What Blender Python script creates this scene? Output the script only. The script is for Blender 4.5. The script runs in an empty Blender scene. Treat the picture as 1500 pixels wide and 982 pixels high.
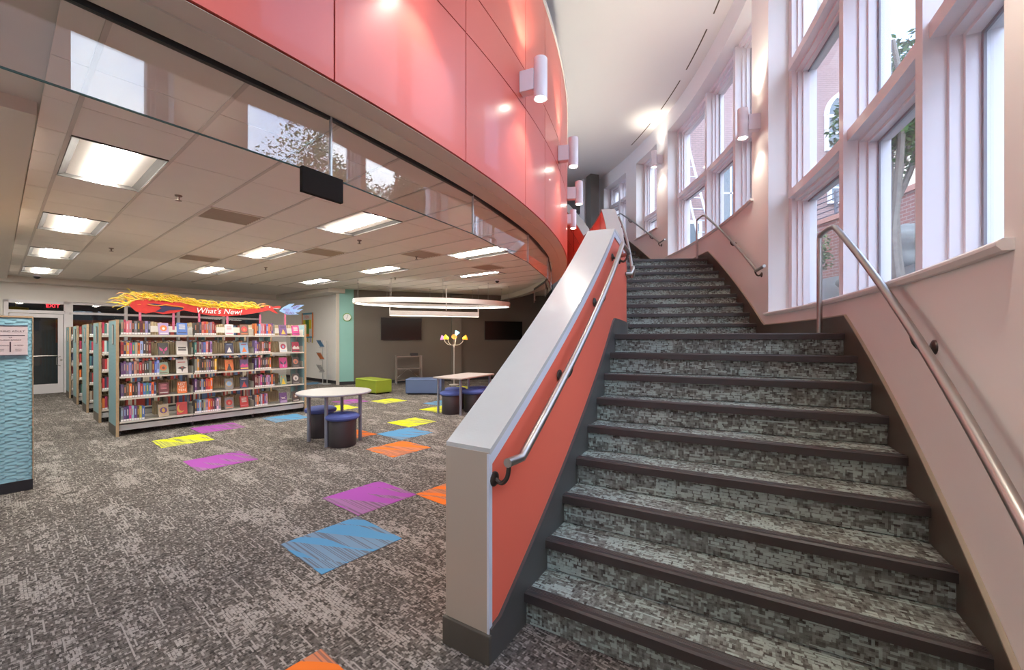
import bpy, bmesh, math, random
from mathutils import Vector, Matrix
random.seed(7)
S = bpy.context.scene
COL = S.collection
PI = math.pi

# ---------------------------------------------------------------- camera
cam_d = bpy.data.cameras.new('camera'); cam = bpy.data.objects.new('camera', cam_d); COL.objects.link(cam)
cam.location = (0, 0, 1.5); cam.rotation_euler = (PI/2, 0, 0)
cam_d.sensor_width = 36.0; cam_d.lens = 36.0*610/1500
cam_d.shift_y = 4.5/1500; cam_d.clip_start = 0.05; cam_d.clip_end = 300
S.camera = cam
# ---------------------------------------------------------------- colour management
S.view_settings.view_transform = 'Standard'; S.view_settings.look = 'None'
S.view_settings.gamma = 1.0; S.view_settings.use_curve_mapping = False
S.view_settings.exposure = 0.5
# ---------------------------------------------------------------- light levels (tuned here)
SKY = 6.2; TROFFER = 52.0; SCONCE_DOWN = 36.0; SCONCE_UP = 60.0; RING = 7.0
# ---------------------------------------------------------------- sky
W = bpy.data.worlds.new('sky'); S.world = W; W.use_nodes = True
wn = W.node_tree; wn.nodes.clear()
def WN(t, **k):
    n = wn.nodes.new(t)
    for a, b in k.items(): setattr(n, a, b)
    return n
wo = WN('ShaderNodeOutputWorld'); wb = WN('ShaderNodeBackground'); wt = WN('ShaderNodeTexCoord')
wz = WN('ShaderNodeTexNoise'); wz.inputs['Scale'].default_value = 2.2; wz.inputs['Detail'].default_value = 7; wz.inputs['Roughness'].default_value = .55
wr = WN('ShaderNodeValToRGB'); e = wr.color_ramp.elements
e[0].position = .38; e[0].color = (.32, .47, .82, 1); e[1].position = .62; e[1].color = (.80, .88, 1, 1)
wn.links.new(wt.outputs['Generated'], wz.inputs['Vector']); wn.links.new(wz.outputs['Fac'], wr.inputs['Fac'])
wn.links.new(wr.outputs['Color'], wb.inputs['Color']); wb.inputs['Strength'].default_value = SKY
wn.links.new(wb.outputs['Background'], wo.inputs['Surface'])

# ---------------------------------------------------------------- measured geometry
CX, CY = -12.446, 9.662                       # centre of the curved hall
RI, RO = 14.567, 16.38                        # stair: inner and outer radius
RD, RG = 13.61, 13.30                         # coral drum, glass track
RISE = 1.5/8.793
ZS, ZC, ZT, ZF = 2.93, 3.05, 5.67, 27*RISE    # soffit, library ceiling, drum cap, upper floor
ZH = 7.15                                     # hall ceiling
ROT = math.atan2(.778, .628)                  # library grid
AX = Vector((math.cos(ROT), math.sin(ROT), 0)); BX = Vector((-math.sin(ROT), math.cos(ROT), 0))
def st(s, t, z=0): return AX*s + BX*t + Vector((0, 0, z))
def pol(r, th, z=0):
    a = math.radians(th); return Vector((CX + r*math.cos(a), CY + r*math.sin(a), z))
def interp(x, P):
    if x <= P[0][0]: return P[0][1]
    for (a, b), (c, d) in zip(P, P[1:]):
        if x <= c: return b + (d-b)*(x-a)/(c-a)
    return P[-1][1]
TH = {}
for i in range(1, 10): TH[i] = -30.87 + .996*(i-1)
for i in range(10, 19): TH[i] = -13.1 + 1.0*(i-10)
for i in range(19, 28): TH[i] = 4.7 + 1.0*(i-19)
ZL = [(TH[1]-.996, 0), (TH[9], 9*RISE), (TH[10]-1, 9*RISE), (TH[18], 18*RISE), (TH[19]-1, 18*RISE), (TH[27], 27*RISE)]
def zline(th): return interp(th, ZL)

# ---------------------------------------------------------------- materials
MATS = {}
class NT:
    def __init__(s, name):
        s.m = bpy.data.materials.new(name); s.m.use_nodes = True; s.t = s.m.node_tree; s.t.nodes.clear()
        s.out = s.n('ShaderNodeOutputMaterial')
    def n(s, t, **k):
        x = s.t.nodes.new(t)
        for a, b in k.items(): setattr(x, a, b)
        return x
    def l(s, a, b): s.t.links.new(a, b)
    def math(s, op, a, b=None, c=None):
        x = s.n('ShaderNodeMath', operation=op)
        for i, v in enumerate((a, b, c)):
            if v is None: continue
            if isinstance(v, (int, float)): x.inputs[i].default_value = v
            else: s.l(v, x.inputs[i])
        return x.outputs[0]
    def mix(s, f, a, b, blend='MIX'):
        x = s.n('ShaderNodeMix', data_type='RGBA', blend_type=blend)
        for k, v in ((0, f), (6, a), (7, b)):
            if isinstance(v, (int, float)): x.inputs[k].default_value = v
            elif isinstance(v, tuple): x.inputs[k].default_value = (*v, 1) if len(v) == 3 else v
            else: s.l(v, x.inputs[k])
        return x.outputs[2]
    def wn(s, a, b, dim=0):
        c = s.n('ShaderNodeCombineXYZ')
        for i, v in enumerate((a, b, dim)):
            if isinstance(v, (int, float)): c.inputs[i].default_value = v
            else: s.l(v, c.inputs[i])
        w = s.n('ShaderNodeTexWhiteNoise', noise_dimensions='3D'); s.l(c.outputs[0], w.inputs['Vector'])
        return w.outputs['Value']
    def noise(s, vec, scale, detail=3, rough=.5):
        x = s.n('ShaderNodeTexNoise'); x.inputs['Scale'].default_value = scale
        x.inputs['Detail'].default_value = detail; x.inputs['Roughness'].default_value = rough
        if vec is not None: s.l(vec, x.inputs['Vector'])
        return x.outputs['Fac']
    def ramp(s, f, stops):
        r = s.n('ShaderNodeValToRGB'); el = r.color_ramp.elements
        while len(el) < len(stops): el.new(.5)
        for q, (p, c) in zip(el, stops): q.position = p; q.color = (*c, 1)
        s.l(f, r.inputs['Fac']); return r.outputs['Color']
    def bsdf(s, col, rough=.5, metal=0, spec=.5, bump=None, bs=.2, bd=.01, coat=0, emis=None, es=0):
        b = s.n('ShaderNodeBsdfPrincipled')
        if isinstance(col, tuple): b.inputs['Base Color'].default_value = (*col, 1)
        else: s.l(col, b.inputs['Base Color'])
        if isinstance(rough, (int, float)): b.inputs['Roughness'].default_value = rough
        else: s.l(rough, b.inputs['Roughness'])
        b.inputs['Metallic'].default_value = metal; b.inputs['Specular IOR Level'].default_value = spec
        b.inputs['Coat Weight'].default_value = coat
        if emis: b.inputs['Emission Color'].default_value = (*emis, 1); b.inputs['Emission Strength'].default_value = es
        if bump is not None:
            u = s.n('ShaderNodeBump'); u.inputs['Strength'].default_value = bs; u.inputs['Distance'].default_value = bd
            s.l(bump, u.inputs['Height']); s.l(u.outputs[0], b.inputs['Normal'])
        s.l(b.outputs[0], s.out.inputs[0]); return s.m
    def obj(s): return s.n('ShaderNodeTexCoord').outputs['Object']
def mat(name, col, rough=.5, metal=0, spec=.5, var=.06, sc=6., bump=0., bsc=200., coat=0, emis=None, es=0):
    if name in MATS: return MATS[name]
    t = NT(name); v = t.obj(); f = t.noise(v, sc, 4)
    c = t.mix(f, tuple(x*(1-var) for x in col), tuple(min(1, x*(1+var)) for x in col))
    bp = t.noise(v, bsc, 2) if bump else None
    MATS[name] = t.bsdf(c, rough, metal, spec, bp, bump, .002, coat, emis, es); return MATS[name]
def emit(name, col, s):
    if name in MATS: return MATS[name]
    t = NT(name); x = t.n('ShaderNodeEmission'); x.inputs[0].default_value = (*col, 1); x.inputs[1].default_value = s
    t.l(x.outputs[0], t.out.inputs[0]); MATS[name] = t.m; return t.m
def objcol(name, rough=.45):
    t = NT(name); oi = t.n('ShaderNodeObjectInfo'); f = t.noise(t.obj(), 60, 3)
    c = t.mix(f, oi.outputs['Color'], t.mix(.08, oi.outputs['Color'], (.75, .75, .75)))
    MATS[name] = t.bsdf(c, rough); return MATS[name]
def glass(name, ior, tint=(1, 1, 1)):
    t = NT(name); fr = t.n('ShaderNodeFresnel'); ge = t.n('ShaderNodeNewGeometry')   # same reflectance from either side of the thin pane
    t.l(t.math('ADD', ior, t.math('MULTIPLY', ge.outputs['Backfacing'], 1/ior-ior)), fr.inputs[0])
    tr = t.n('ShaderNodeBsdfTransparent'); tr.inputs[0].default_value = (*tint, 1)
    gl = t.n('ShaderNodeBsdfGlossy'); gl.inputs['Roughness'].default_value = 0.0
    mx = t.n('ShaderNodeMixShader'); t.l(fr.outputs[0], mx.inputs[0]); t.l(tr.outputs[0], mx.inputs[1]); t.l(gl.outputs[0], mx.inputs[2])
    t.l(mx.outputs[0], t.out.inputs[0]); MATS[name] = t.m; return t.m

def carpet(name, dark, mid, light, uv=False, cell=.0085, along='y', patch=1., streak=.93, thr=.64):
    """woven carpet: a dark basket weave, long pale pulled threads one way and blocky pale patches"""
    t = NT(name)
    v = t.n('ShaderNodeUVMap').outputs[0] if uv else t.obj()
    sp = t.n('ShaderNodeSeparateXYZ'); t.l(v, sp.inputs[0])
    X, Y = (sp.outputs[1], sp.outputs[0]) if along == 'y' else (sp.outputs[0], sp.outputs[1])
    M = t.math
    def cells(a, s, o=0.): return M('FLOOR', M('ADD', M('DIVIDE', a, s), o))
    row = cells(Y, cell); off = t.wn(row, 3.3, 1)
    fine1 = t.wn(cells(X, cell*2.6, off), row, 2)                       # short threads along X
    col = cells(X, cell*1.0); off2 = t.wn(col, 7.7, 5)
    fine2 = t.wn(col, cells(Y, cell*2.2, off2), 8)                      # short threads across
    brow = cells(Y, cell*1.7); boff = t.wn(brow, 1.3, 6)
    blocks = t.wn(cells(X, cell*4.2, boff), brow, 12)                   # wide cells of the pale patches
    gap = M('GREATER_THAN', M('FRACT', M('ADD', M('DIVIDE', X, cell*4.2), boff)), .16)
    gap = M('MULTIPLY', gap, M('GREATER_THAN', M('FRACT', M('DIVIDE', Y, cell*1.7)), .2))
    # patch mask: noise stretched along X, cut to a coarse grid
    cb = t.n('ShaderNodeCombineXYZ'); t.l(M('MULTIPLY', cells(X, cell*9), cell*9*.55), cb.inputs[0]); t.l(M('MULTIPLY', cells(Y, cell*5), cell*5*1.5), cb.inputs[1])
    pm = t.noise(cb.outputs[0], 2.6*patch, 2, .6)
    inp = M('GREATER_THAN', M('ADD', pm, M('MULTIPLY', t.wn(cells(X, cell*9), cells(Y, cell*5), 3), .10)), thr)
    lit = M('MULTIPLY', M('MULTIPLY', inp, gap), M('GREATER_THAN', blocks, .30))
    lit = M('MULTIPLY', lit, M('ADD', .55, M('MULTIPLY', blocks, .4)))
    # long pulled threads
    lr = cells(Y, cell*1.25); lo = t.wn(lr, 9.1, 4)
    run = M('GREATER_THAN', t.wn(cells(X, cell*22, lo), lr, 15), streak)
    dash = M('MULTIPLY', M('GREATER_THAN', t.wn(cells(X, cell*4, lo), lr, 17), .3), M('GREATER_THAN', M('FRACT', M('DIVIDE', Y, cell*1.25)), .35))
    lit = M('MAXIMUM', lit, M('MULTIPLY', M('MULTIPLY', run, dash), .85))
    sp_ = M('GREATER_THAN', M('ADD', fine1, M('MULTIPLY', pm, .5)), 1.10)
    lit = M('MAXIMUM', lit, M('MULTIPLY', sp_, .6))
    sq = M('GREATER_THAN', M('ADD', fine2, M('MULTIPLY', pm, .5)), 1.14)
    lit = M('MAXIMUM', lit, M('MULTIPLY', sq, .5))
    nz = t.noise(v, 380, 2, .7)
    fac = M('ADD', M('MULTIPLY', fine1, .34), M('ADD', M('MULTIPLY', fine2, .34), M('MULTIPLY', nz, .34)))
    c = t.ramp(fac, [(.18, dark), (.55, mid), (.92, tuple(a*.55+b*.45 for a, b in zip(mid, light)))])
    c = t.mix(M('MULTIPLY', lit, M('ADD', .55, M('MULTIPLY', nz, .6))), c, light)
    MATS[name] = t.bsdf(c, .95, 0, .1, M('ADD', fac, nz), .5, .003); return MATS[name]

def accent(name, col):
    """coloured carpet tile: slanted bars of solid colour over heathered grey"""
    t = NT(name); v = t.obj(); sp = t.n('ShaderNodeSeparateXYZ'); t.l(v, sp.inputs[0]); X, Y = sp.outputs[0], sp.outputs[1]
    oi = t.n('ShaderNodeObjectInfo').outputs['Random']
    u = t.math('ADD', t.math('MULTIPLY', X, 5.2), t.math('ADD', t.math('MULTIPLY', Y, 2.6), t.math('MULTIPLY', oi, 7)))
    ce = t.math('FLOOR', u); fr = t.math('FRACT', u)
    edge = t.math('ADD', .45, t.math('MULTIPLY', t.math('SUBTRACT', t.wn(ce, 1, 4), .5), .8))
    yy = t.math('ADD', t.math('MULTIPLY', t.math('SINE', t.math('MULTIPLY', Y, 9)), .22), edge)
    band = t.math('LESS_THAN', fr, yy)
    lines = t.wn(t.math('FLOOR', t.math('MULTIPLY', X, 160)), ce, 9)
    fine = t.noise(v, 300, 2)
    grey = t.mix(t.math('MULTIPLY', t.math('GREATER_THAN', lines, .6), .6), tuple(.55*c+.45*g for c, g in zip(col, (.22, .2, .18))), (.10, .09, .09))
    solid = t.mix(t.math('MULTIPLY', fine, .35), col, tuple(.55*c for c in col))
    c = t.mix(band, grey, solid)
    MATS[name] = t.bsdf(c, .95, 0, .1, fine, .4, .002); return MATS[name]

WHITE = mat('painted_wall_white', (.88, .85, .81), .55, var=.02)
HALLW = mat('hall_wall_paint', (.84, .82, .79), .42, var=.015, sc=2)
CEILM = mat('hall_ceiling_paint', (.82, .81, .77), .7, var=.02, sc=1)
CORAL = mat('coral_panel_paint', (.62, .105, .072), .34, var=.02, sc=1.5, coat=.12)
CORAL2 = mat('coral_wall_paint', (.84, .16, .095), .45, var=.02, sc=1.5)
SEAM = mat('red_seam_backing', (.22, .015, .01), .6)
SOFFIT = mat('soffit_paint', (.66, .58, .50), .5, var=.03, sc=2)
TAN = mat('tan_end_paint', (.44, .38, .30), .45, var=.03, sc=3)
CAP = mat('cap_paint_grey', (.52, .55, .53), .28, var=.03, sc=10, bump=.25, bsc=90, coat=.3)
CAPEDGE = mat('cap_edge_paint', (.62, .68, .76), .3)
SKIRT = mat('dark_skirt_paint', (.075, .075, .07), .35, var=.1, sc=2, bump=.1, bsc=30)
SKIRTO = mat('bronze_skirt_paint', (.085, .072, .055), .33, var=.12, sc=2, bump=.1, bsc=30)
SKIRTEDGE = mat('skirt_edge_bead', (.42, .38, .28), .4)
RUBBER = mat('brown_rubber_nosing', (.055, .047, .044), .42, var=.15, sc=12)
STEEL = mat('brushed_stainless', (.45, .43, .40), .36, 1, var=.05, sc=20)
BRONZE = mat('dark_bronze_metal', (.10, .085, .075), .35, .8)
TRIMW = mat('window_frame_white', (.83, .80, .82), .28, var=.01)
GASKET = mat('black_gasket', (.02, .02, .02), .5)
TRACK = mat('track_metal', (.62, .57, .48), .35, .15)
SCON = mat('sconce_white_metal', (.78, .74, .80), .3)
TILE = mat('ceiling_tile_face', (.84, .78, .72), .8, var=.03, sc=3, bump=.3, bsc=250)
TEE = mat('ceiling_tee_metal', (.60, .54, .49), .45)
DRY = mat('drywall_border', (.68, .63, .57), .7, var=.02)
PANG = glass('window_pane_glass', 1.45, (.97, .98, .98))
BAFG = glass('baffle_glass', 1.75, (.93, .92, .90))
GREYW = mat('accent_wall_grey_brown', (.130, .112, .090), .6, var=.06, sc=1)
TEAL = mat('teal_column_paint', (.23, .47, .42), .5, var=.03)
BLACK = mat('black_plastic', (.015, .015, .017), .3)
BLACKM = mat('matt_black_base', (.02, .02, .022), .6)
WOOD = mat('maple_edge', (.42, .30, .18), .5, var=.2, sc=30)
BEIGEM = mat('shelf_metal_cream', (.62, .60, .54), .4)
GREYM = mat('base_rail_grey', (.42, .42, .43), .4)
PAGE = mat('book_page_edges', (.52, .42, .26), .8, var=.2, sc=60)
LABELM = mat('paper_white', (.80, .80, .80), .6)
BOOK = objcol('book_cover_colours', .4)
BLINDS = mat('dark_interior', (.05, .04, .04), .7)
PINKIE = mat('straw_yellow', (.90, .62, .05), .6, var=.25, sc=9)

t_ = NT('blue_wave_panel'); f_ = t_.noise(t_.obj(), 5, 3)
MATS['bluepanel'] = t_.bsdf(t_.mix(f_, (.20, .43, .53), (.30, .55, .64)), .5)
BLUEP = MATS['bluepanel']
t_ = NT('blue_weave_end'); v_ = t_.obj(); sp_ = t_.n('ShaderNodeSeparateXYZ'); t_.l(v_, sp_.inputs[0])
d_ = t_.math('SINE', t_.math('MULTIPLY', t_.math('ADD', sp_.outputs[1], sp_.outputs[2]), 150))
d2_ = t_.math('SINE', t_.math('MULTIPLY', t_.math('SUBTRACT', sp_.outputs[1], sp_.outputs[2]), 150))
BLUEE = t_.bsdf(t_.mix(t_.math('MULTIPLY', t_.math('ADD', t_.math('MAXIMUM', d_, d2_), 1), .5), (.14, .29, .33), (.30, .50, .54)), .5)
def brick(name, c1, c2, mortar, sc=1.0, uvn=None):
    t = NT(name); v = t.obj(); sp = t.n('ShaderNodeSeparateXYZ'); t.l(v, sp.inputs[0]); cb = t.n('ShaderNodeCombineXYZ')
    t.l(t.math('ADD', sp.outputs[0], sp.outputs[1]), cb.inputs[0]); t.l(sp.outputs[2], cb.inputs[1])
    b = t.n('ShaderNodeTexBrick'); b.inputs['Scale'].default_value = sc; b.inputs['Brick Width'].default_value = .21; b.inputs['Row Height'].default_value = .075
    b.inputs['Mortar Size'].default_value = .009; b.inputs['Color1'].default_value = (*c1, 1); b.inputs['Color2'].default_value = (*c2, 1); b.inputs['Mortar'].default_value = (*mortar, 1)
    t.l(cb.outputs[0], b.inputs['Vector'])
    MATS[name] = t.bsdf(b.outputs['Color'], .85, bump=b.outputs['Fac'], bs=-.4, bd=.01); return MATS[name]
BRICK = brick('pale_brick_facade', (.30, .19, .17), (.34, .22, .20), (.17, .12, .12))
BRICKR = brick('red_brick_wall', (.24, .075, .055), (.30, .10, .075), (.36, .30, .26))
CARPET = carpet('library_carpet', (.028, .024, .021), (.125, .111, .098), (.40, .365, .335))
CARPS = carpet('stair_carpet', (.060, .052, .045), (.235, .255, .225), (.52, .64, .58), uv=True, cell=.0115, along='x', patch=1.6, streak=.96, thr=.60)

# ---------------------------------------------------------------- mesh builder
class MB:
    def __init__(s): s.v = []; s.f = []; s.mi = []; s.uv = []
    def add(s, vs, fs, m=0, uvs=None):
        o = len(s.v); s.v += [tuple(p) for p in vs]
        for k, f in enumerate(fs):
            s.f.append(tuple(o+i for i in f)); s.mi.append(m); s.uv.append(uvs[k] if uvs else None)
        return s
    def box(s, x0, x1, y0, y1, z0, z1, m=0, M=None):
        vs = [Vector((x, y, z)) for z in (z0, z1) for y in (y0, y1) for x in (x0, x1)]
        if M is not None: vs = [M @ v for v in vs]
        return s.add(vs, [(0, 2, 3, 1), (4, 5, 7, 6), (0, 1, 5, 4), (1, 3, 7, 5), (3, 2, 6, 7), (2, 0, 4, 6)], m)
    def hexa(s, bot, top, m=0):
        return s.add(list(bot)+list(top), [(3, 2, 1, 0), (4, 5, 6, 7), (0, 1, 5, 4), (1, 2, 6, 5), (2, 3, 7, 6), (3, 0, 4, 7)], m)
    def prism(s, poly, z0, z1, m=0):
        n = len(poly); vs = [(x, y, z0) for x, y in poly]+[(x, y, z1) for x, y in poly]
        return s.add(vs, [tuple(range(n-1, -1, -1)), tuple(range(n, 2*n))]+[(i, (i+1) % n, n+(i+1) % n, n+i) for i in range(n)], m)
    def tube(s, path, r, n=10, closed=False, m=0, caps=True):
        P = [Vector(p) for p in path]; L = len(P); rings = []
        rr = r if isinstance(r, (list, tuple)) else [r]*L
        up = None
        for i, p in enumerate(P):
            a = P[(i-1) % L] if (closed or i) else P[0]; b = P[(i+1) % L] if (closed or i < L-1) else P[-1]
            d = (b-a).normalized()
            if up is None: up = Vector((0, 0, 1)) if abs(d.z) < .9 else Vector((1, 0, 0))
            x = d.cross(up).normalized(); y = x.cross(d).normalized(); up = y
            rings.append([p + x*rr[i]*math.cos(2*PI*k/n) + y*rr[i]*math.sin(2*PI*k/n) for k in range(n)])
        vs = [q for g in rings for q in g]; fs = []
        for i in range(L if closed else L-1):
            j = (i+1) % L
            for k in range(n): fs.append((i*n+k, i*n+(k+1) % n, j*n+(k+1) % n, j*n+k))
        if caps and not closed: fs.append(tuple(range(n-1, -1, -1))); fs.append(tuple((L-1)*n+k for k in range(n)))
        return s.add(vs, fs, m)
    def lathe(s, prof, c=(0, 0, 0), n=24, m=0, M=None):
        vs = []; fs = []; c = Vector(c)
        for (r, z) in prof:
            for k in range(n):
                q = Vector((r*math.cos(2*PI*k/n), r*math.sin(2*PI*k/n), z))
                vs.append((M @ q if M is not None else q) + c)
        for i in range(len(prof)-1):
            for k in range(n): fs.append((i*n+k, i*n+(k+1) % n, (i+1)*n+(k+1) % n, (i+1)*n+k))
        fs.append(tuple(range(n-1, -1, -1))); fs.append(tuple((len(prof)-1)*n+k for k in range(n)))
        return s.add(vs, fs, m)
    def sweep(s, fn, th0, th1, n, m=0):
        """fn(theta) -> closed loop of (r, z), swept about the hall centre"""
        loops = []
        for i in range(n+1):
            th = th0+(th1-th0)*i/n; loops.append([pol(r, th, z) for r, z in fn(th)])
        k = len(loops[0]); vs = [q for g in loops for q in g]; fs = []
        for i in range(n):
            for j in range(k): fs.append((i*k+j, i*k+(j+1) % k, (i+1)*k+(j+1) % k, (i+1)*k+j))
        fs.append(tuple(range(k-1, -1, -1))); fs.append(tuple(n*k+j for j in range(k)))
        return s.add(vs, fs, m)
    def sector(s, r0, r1, th0, th1, z0, z1, n=8, m=0):
        return s.sweep(lambda th: [(r0, z0), (r1, z0), (r1, z1), (r0, z1)], th0, th1, n, m)
    def build(s, name, mats, parent=None, loc=None, rz=0., smooth=False, bevel=0., seg=2, fix=True):
        me = bpy.data.meshes.new(name); me.from_pydata(s.v, [], s.f)
        for m in (mats if isinstance(mats, (list, tuple)) else [mats]): me.materials.append(m)
        for p, i in zip(me.polygons, s.mi): p.material_index = i
        if any(u for u in s.uv):
            ul = me.uv_layers.new(name='UVMap')
            for p, u in zip(me.polygons, s.uv):
                if u:
                    for li, q in zip(p.loop_indices, u): ul.data[li].uv = q
        if fix:
            bm = bmesh.new(); bm.from_mesh(me); bmesh.ops.recalc_face_normals(bm, faces=bm.faces); bm.to_mesh(me); bm.free()
        if smooth:
            for p in me.polygons: p.use_smooth = True
            try: me.set_sharp_from_angle(angle=math.radians(35))
            except Exception: pass
        o = bpy.data.objects.new(name, me); COL.objects.link(o)
        if loc is not None: o.location = loc
        o.rotation_euler[2] = rz
        if parent is not None: attach(o, parent)
        if bevel:
            b = o.modifiers.new('bevel', 'BEVEL'); b.width = bevel; b.segments = seg; b.limit_method = 'ANGLE'; b.angle_limit = math.radians(40)
        return o
def attach(o, parent, keep=False): o.parent = parent
def empty(name, loc=(0, 0, 0), rz=0.):
    o = bpy.data.objects.new(name, None); o.empty_display_size = .1; COL.objects.link(o); o.location = loc; o.rotation_euler[2] = rz; return o
def tag(o, label, cat, group=None, kind=None):
    o['label'] = label; o['category'] = cat
    if group: o['group'] = group
    if kind: o['kind'] = kind
    return o
def struct(o): o['kind'] = 'structure'; return o
def stuff(o): o['kind'] = 'stuff'; return o
def copy(o, parent=None, **k):
    c = o.copy(); COL.objects.link(c); c.parent = parent
    for a, b in k.items(): setattr(c, a, b)
    for ch in o.children: copy(ch, c)
    return c
def text(body, size, m, parent, loc, rot, name='lettering', ext=.001, shear=0., align='CENTER'):
    cu = bpy.data.curves.new(name, 'FONT'); cu.body = body; cu.size = size; cu.extrude = ext; cu.align_x = align; cu.align_y = 'CENTER'; cu.shear = shear
    fo = bpy.data.objects.new(name, cu); COL.objects.link(fo); me = bpy.data.meshes.new_from_object(fo); bpy.data.objects.remove(fo)
    me.materials.clear(); me.materials.append(m); o = bpy.data.objects.new(name, me); COL.objects.link(o); o.location = loc; o.rotation_euler = rot
    if parent is not None: o.parent = parent
    return o
def cpath(P, n=8):
    """Catmull-Rom through points"""
    P = [Vector(p) for p in P]; out = []
    for i in range(len(P)-1):
        a, b, c, d = P[max(i-1, 0)], P[i], P[i+1], P[min(i+2, len(P)-1)]
        for k in range(n):
            u = k/n; out.append(.5*((2*b)+(c-a)*u+(2*a-5*b+4*c-d)*u*u+(3*b-a-3*c+d)*u**3))
    return out+[P[-1]]

# ================================================================ STRUCTURE
# floor (local axes = library grid)
fb = MB(); fb.box(-7, 16, -7, 17.0, -.12, 0)
floor = struct(fb.build('floor', CARPET, rz=ROT))
COLS = {'blue': (.10, .29, .50), 'yellow': (.72, .76, .02), 'purple': (.36, .085, .38), 'orange': (.80, .19, .03)}
for k, v in COLS.items(): accent('carpet_'+k, v)
for c, s, t in [('blue', 1.6, 2.9), ('purple', 2.22, 3.52), ('orange', 2.83, 2.92), ('orange', .68, 1.67), ('yellow', 1.72, 7.58),
                ('purple', 1.73, 5.98), ('purple', 2.33, 8.2), ('blue', 3.42, 8.2), ('orange', 3.43, 4.75), ('blue', 4.04, 5.42),
                ('yellow', 4.66, 6.05), ('yellow', 5.88, 8.52), ('purple', 5.25, 9.15), ('yellow', 4.62, 8.52), ('blue', 6.46, 7.3),
                ('yellow', 5.88, 6.7), ('orange', 3.42, 6.02), ('yellow', 8.85, 9.1), ('blue', 6.55, 13.75)]:
    m = MB(); m.box(-.305, .305, -.305, .305, 0, .0035); m.build('carpet_tile', MATS['carpet_'+c], floor, loc=(s, t, 0))

# ---- outer curved wall with window openings
WIN = [(-47.6, -32.3, 1.83, 6.70, [-42.5, -37.4], [3.35, 5.0]), (-30.0, -14.6, 1.83, 6.70, [-25.4, -20.5], [3.35, 5.0]),
       (-12.24, 2.8, 3.55, 6.70, [-7.84, -3.1], [5.03]), (5.15, 9.66, 4.45, 6.70, [], [5.03]), (12.0, 17.2, 4.75, 6.70, [14.6], [6.05])]
TW = 16.92
wb_ = MB(); prev = -53.
for (a, b, zs, zh, _, _) in WIN:
    wb_.sector(RO, TW, prev, a, -.1, ZH, 8); wb_.sector(RO, TW, a, b, -.1, zs, 16); wb_.sector(RO, TW, a, b, zh, ZH, 16); prev = b
wb_.sector(RO, TW, prev, 30, -.1, ZH, 8)
struct(wb_.build('wall_right', HALLW, smooth=True))
for i, (a, b, zs, zh, mul, tra) in enumerate(WIN):
    w = struct(empty('window_%d' % (i+1), pol(16.8, (a+b)/2, zs)))
    inv = Matrix.Translation(-w.location)
    def part(mb, name, m, **k):
        o = mb.build(name, m, w, **k); o.location = -w.location; return o
    # sill board with rounded nose
    sb = MB(); sb.sweep(lambda th: [(16.335, zs-.012), (16.35, zs-.03), (16.64, zs-.03), (16.64, zs+.012), (16.35, zs+.012), (16.335, zs)], a-.25, b+.25, 20)
    part(sb, 'sill', HALLW, smooth=True)
    ths = [a] + sorted(mul) + [b]; da = math.degrees(1/16.7)
    fr = MB()
    # jambs and head, stepped
    for th, sg in ((a, 1), (b, -1)):
        for wd, r0 in ((.10, 16.62), (.13, 16.68), (.155, 16.73)):
            t0, t1 = sorted((th, th+sg*wd*da)); fr.sector(r0, 16.88, t0, t1, zs, zh, 1)
    for hd, r0 in ((.07, 16.62), (.11, 16.68), (.14, 16.73)): fr.sector(r0, 16.88, a, b, zh-hd, zh, 14)
    fr.sector(16.7, 16.88, a, b, zs, zs+.06, 14)
    part(fr, 'frame', TRIMW)
    for th in mul:
        q = MB(); q.sector(16.55, 16.88, th-.05*da, th+.05*da, zs, zh-.05, 1)
        q.sector(16.66, 16.88, th-.075*da, th+.075*da, zs, zh-.05, 1); q.sector(16.72, 16.88, th-.10*da, th+.10*da, zs, zh-.05, 1)
        part(q, 'mullion', TRIMW)
    for z in tra:
        q = MB(); q.sector(16.58, 16.88, a+.1*da, b-.1*da, z-.05, z+.05, 14)
        q.sector(16.66, 16.88, a+.1*da, b-.1*da, z-.08, z+.075, 14); q.sector(16.72, 16.88, a+.1*da, b-.1*da, z-.105, z+.1, 14)
        part(q, 'transom', TRIMW)
    zz = [zs]+tra+[zh]
    for t0, t1 in zip(ths, ths[1:]):
        for z0, z1 in zip(zz, zz[1:]):
            q = MB(); e0 = t0+.10*da; e1 = t1-.10*da
            q.hexa([pol(16.80, e0, z0+.05), pol(16.80, e1, z0+.05), pol(16.806, e1, z0+.05), pol(16.806, e0, z0+.05)],
                   [pol(16.80, e0, z1-.05), pol(16.80, e1, z1-.05), pol(16.806, e1, z1-.05), pol(16.806, e0, z1-.05)])
            part(q, 'pane', PANG)
            g = MB(); wd = .022
            for (u0, u1, y0, y1) in ((e0, e0+wd*da, z0+.09, z1-.09), (e1-wd*da, e1, z0+.09, z1-.09), (e0, e1, z0+.09, z0+.112), (e0, e1, z1-.125, z1-.10)):
                g.hexa([pol(16.785, u0, y0), pol(16.785, u1, y0), pol(16.799, u1, y0), pol(16.799, u0, y0)], [pol(16.785, u0, y1), pol(16.785, u1, y1), pol(16.799, u1, y1), pol(16.799, u0, y1)])
            part(g, 'glazing_bead', mat('glazing_bead_grey', (.30, .30, .33), .5))

# ---- rear and left walls that close the hall
q = MB(); q.box(-2.62, -2.5, -1.2, 17.0, -.1, ZH); struct(q.build('wall_left', WHITE, rz=ROT))
q = MB(); q.sector(13.0, TW, 30, 30.5, 0, ZH, 1); struct(q.build('wall_far', mat('upper_wall_grey', (.17, .16, .14), .6)))
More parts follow.
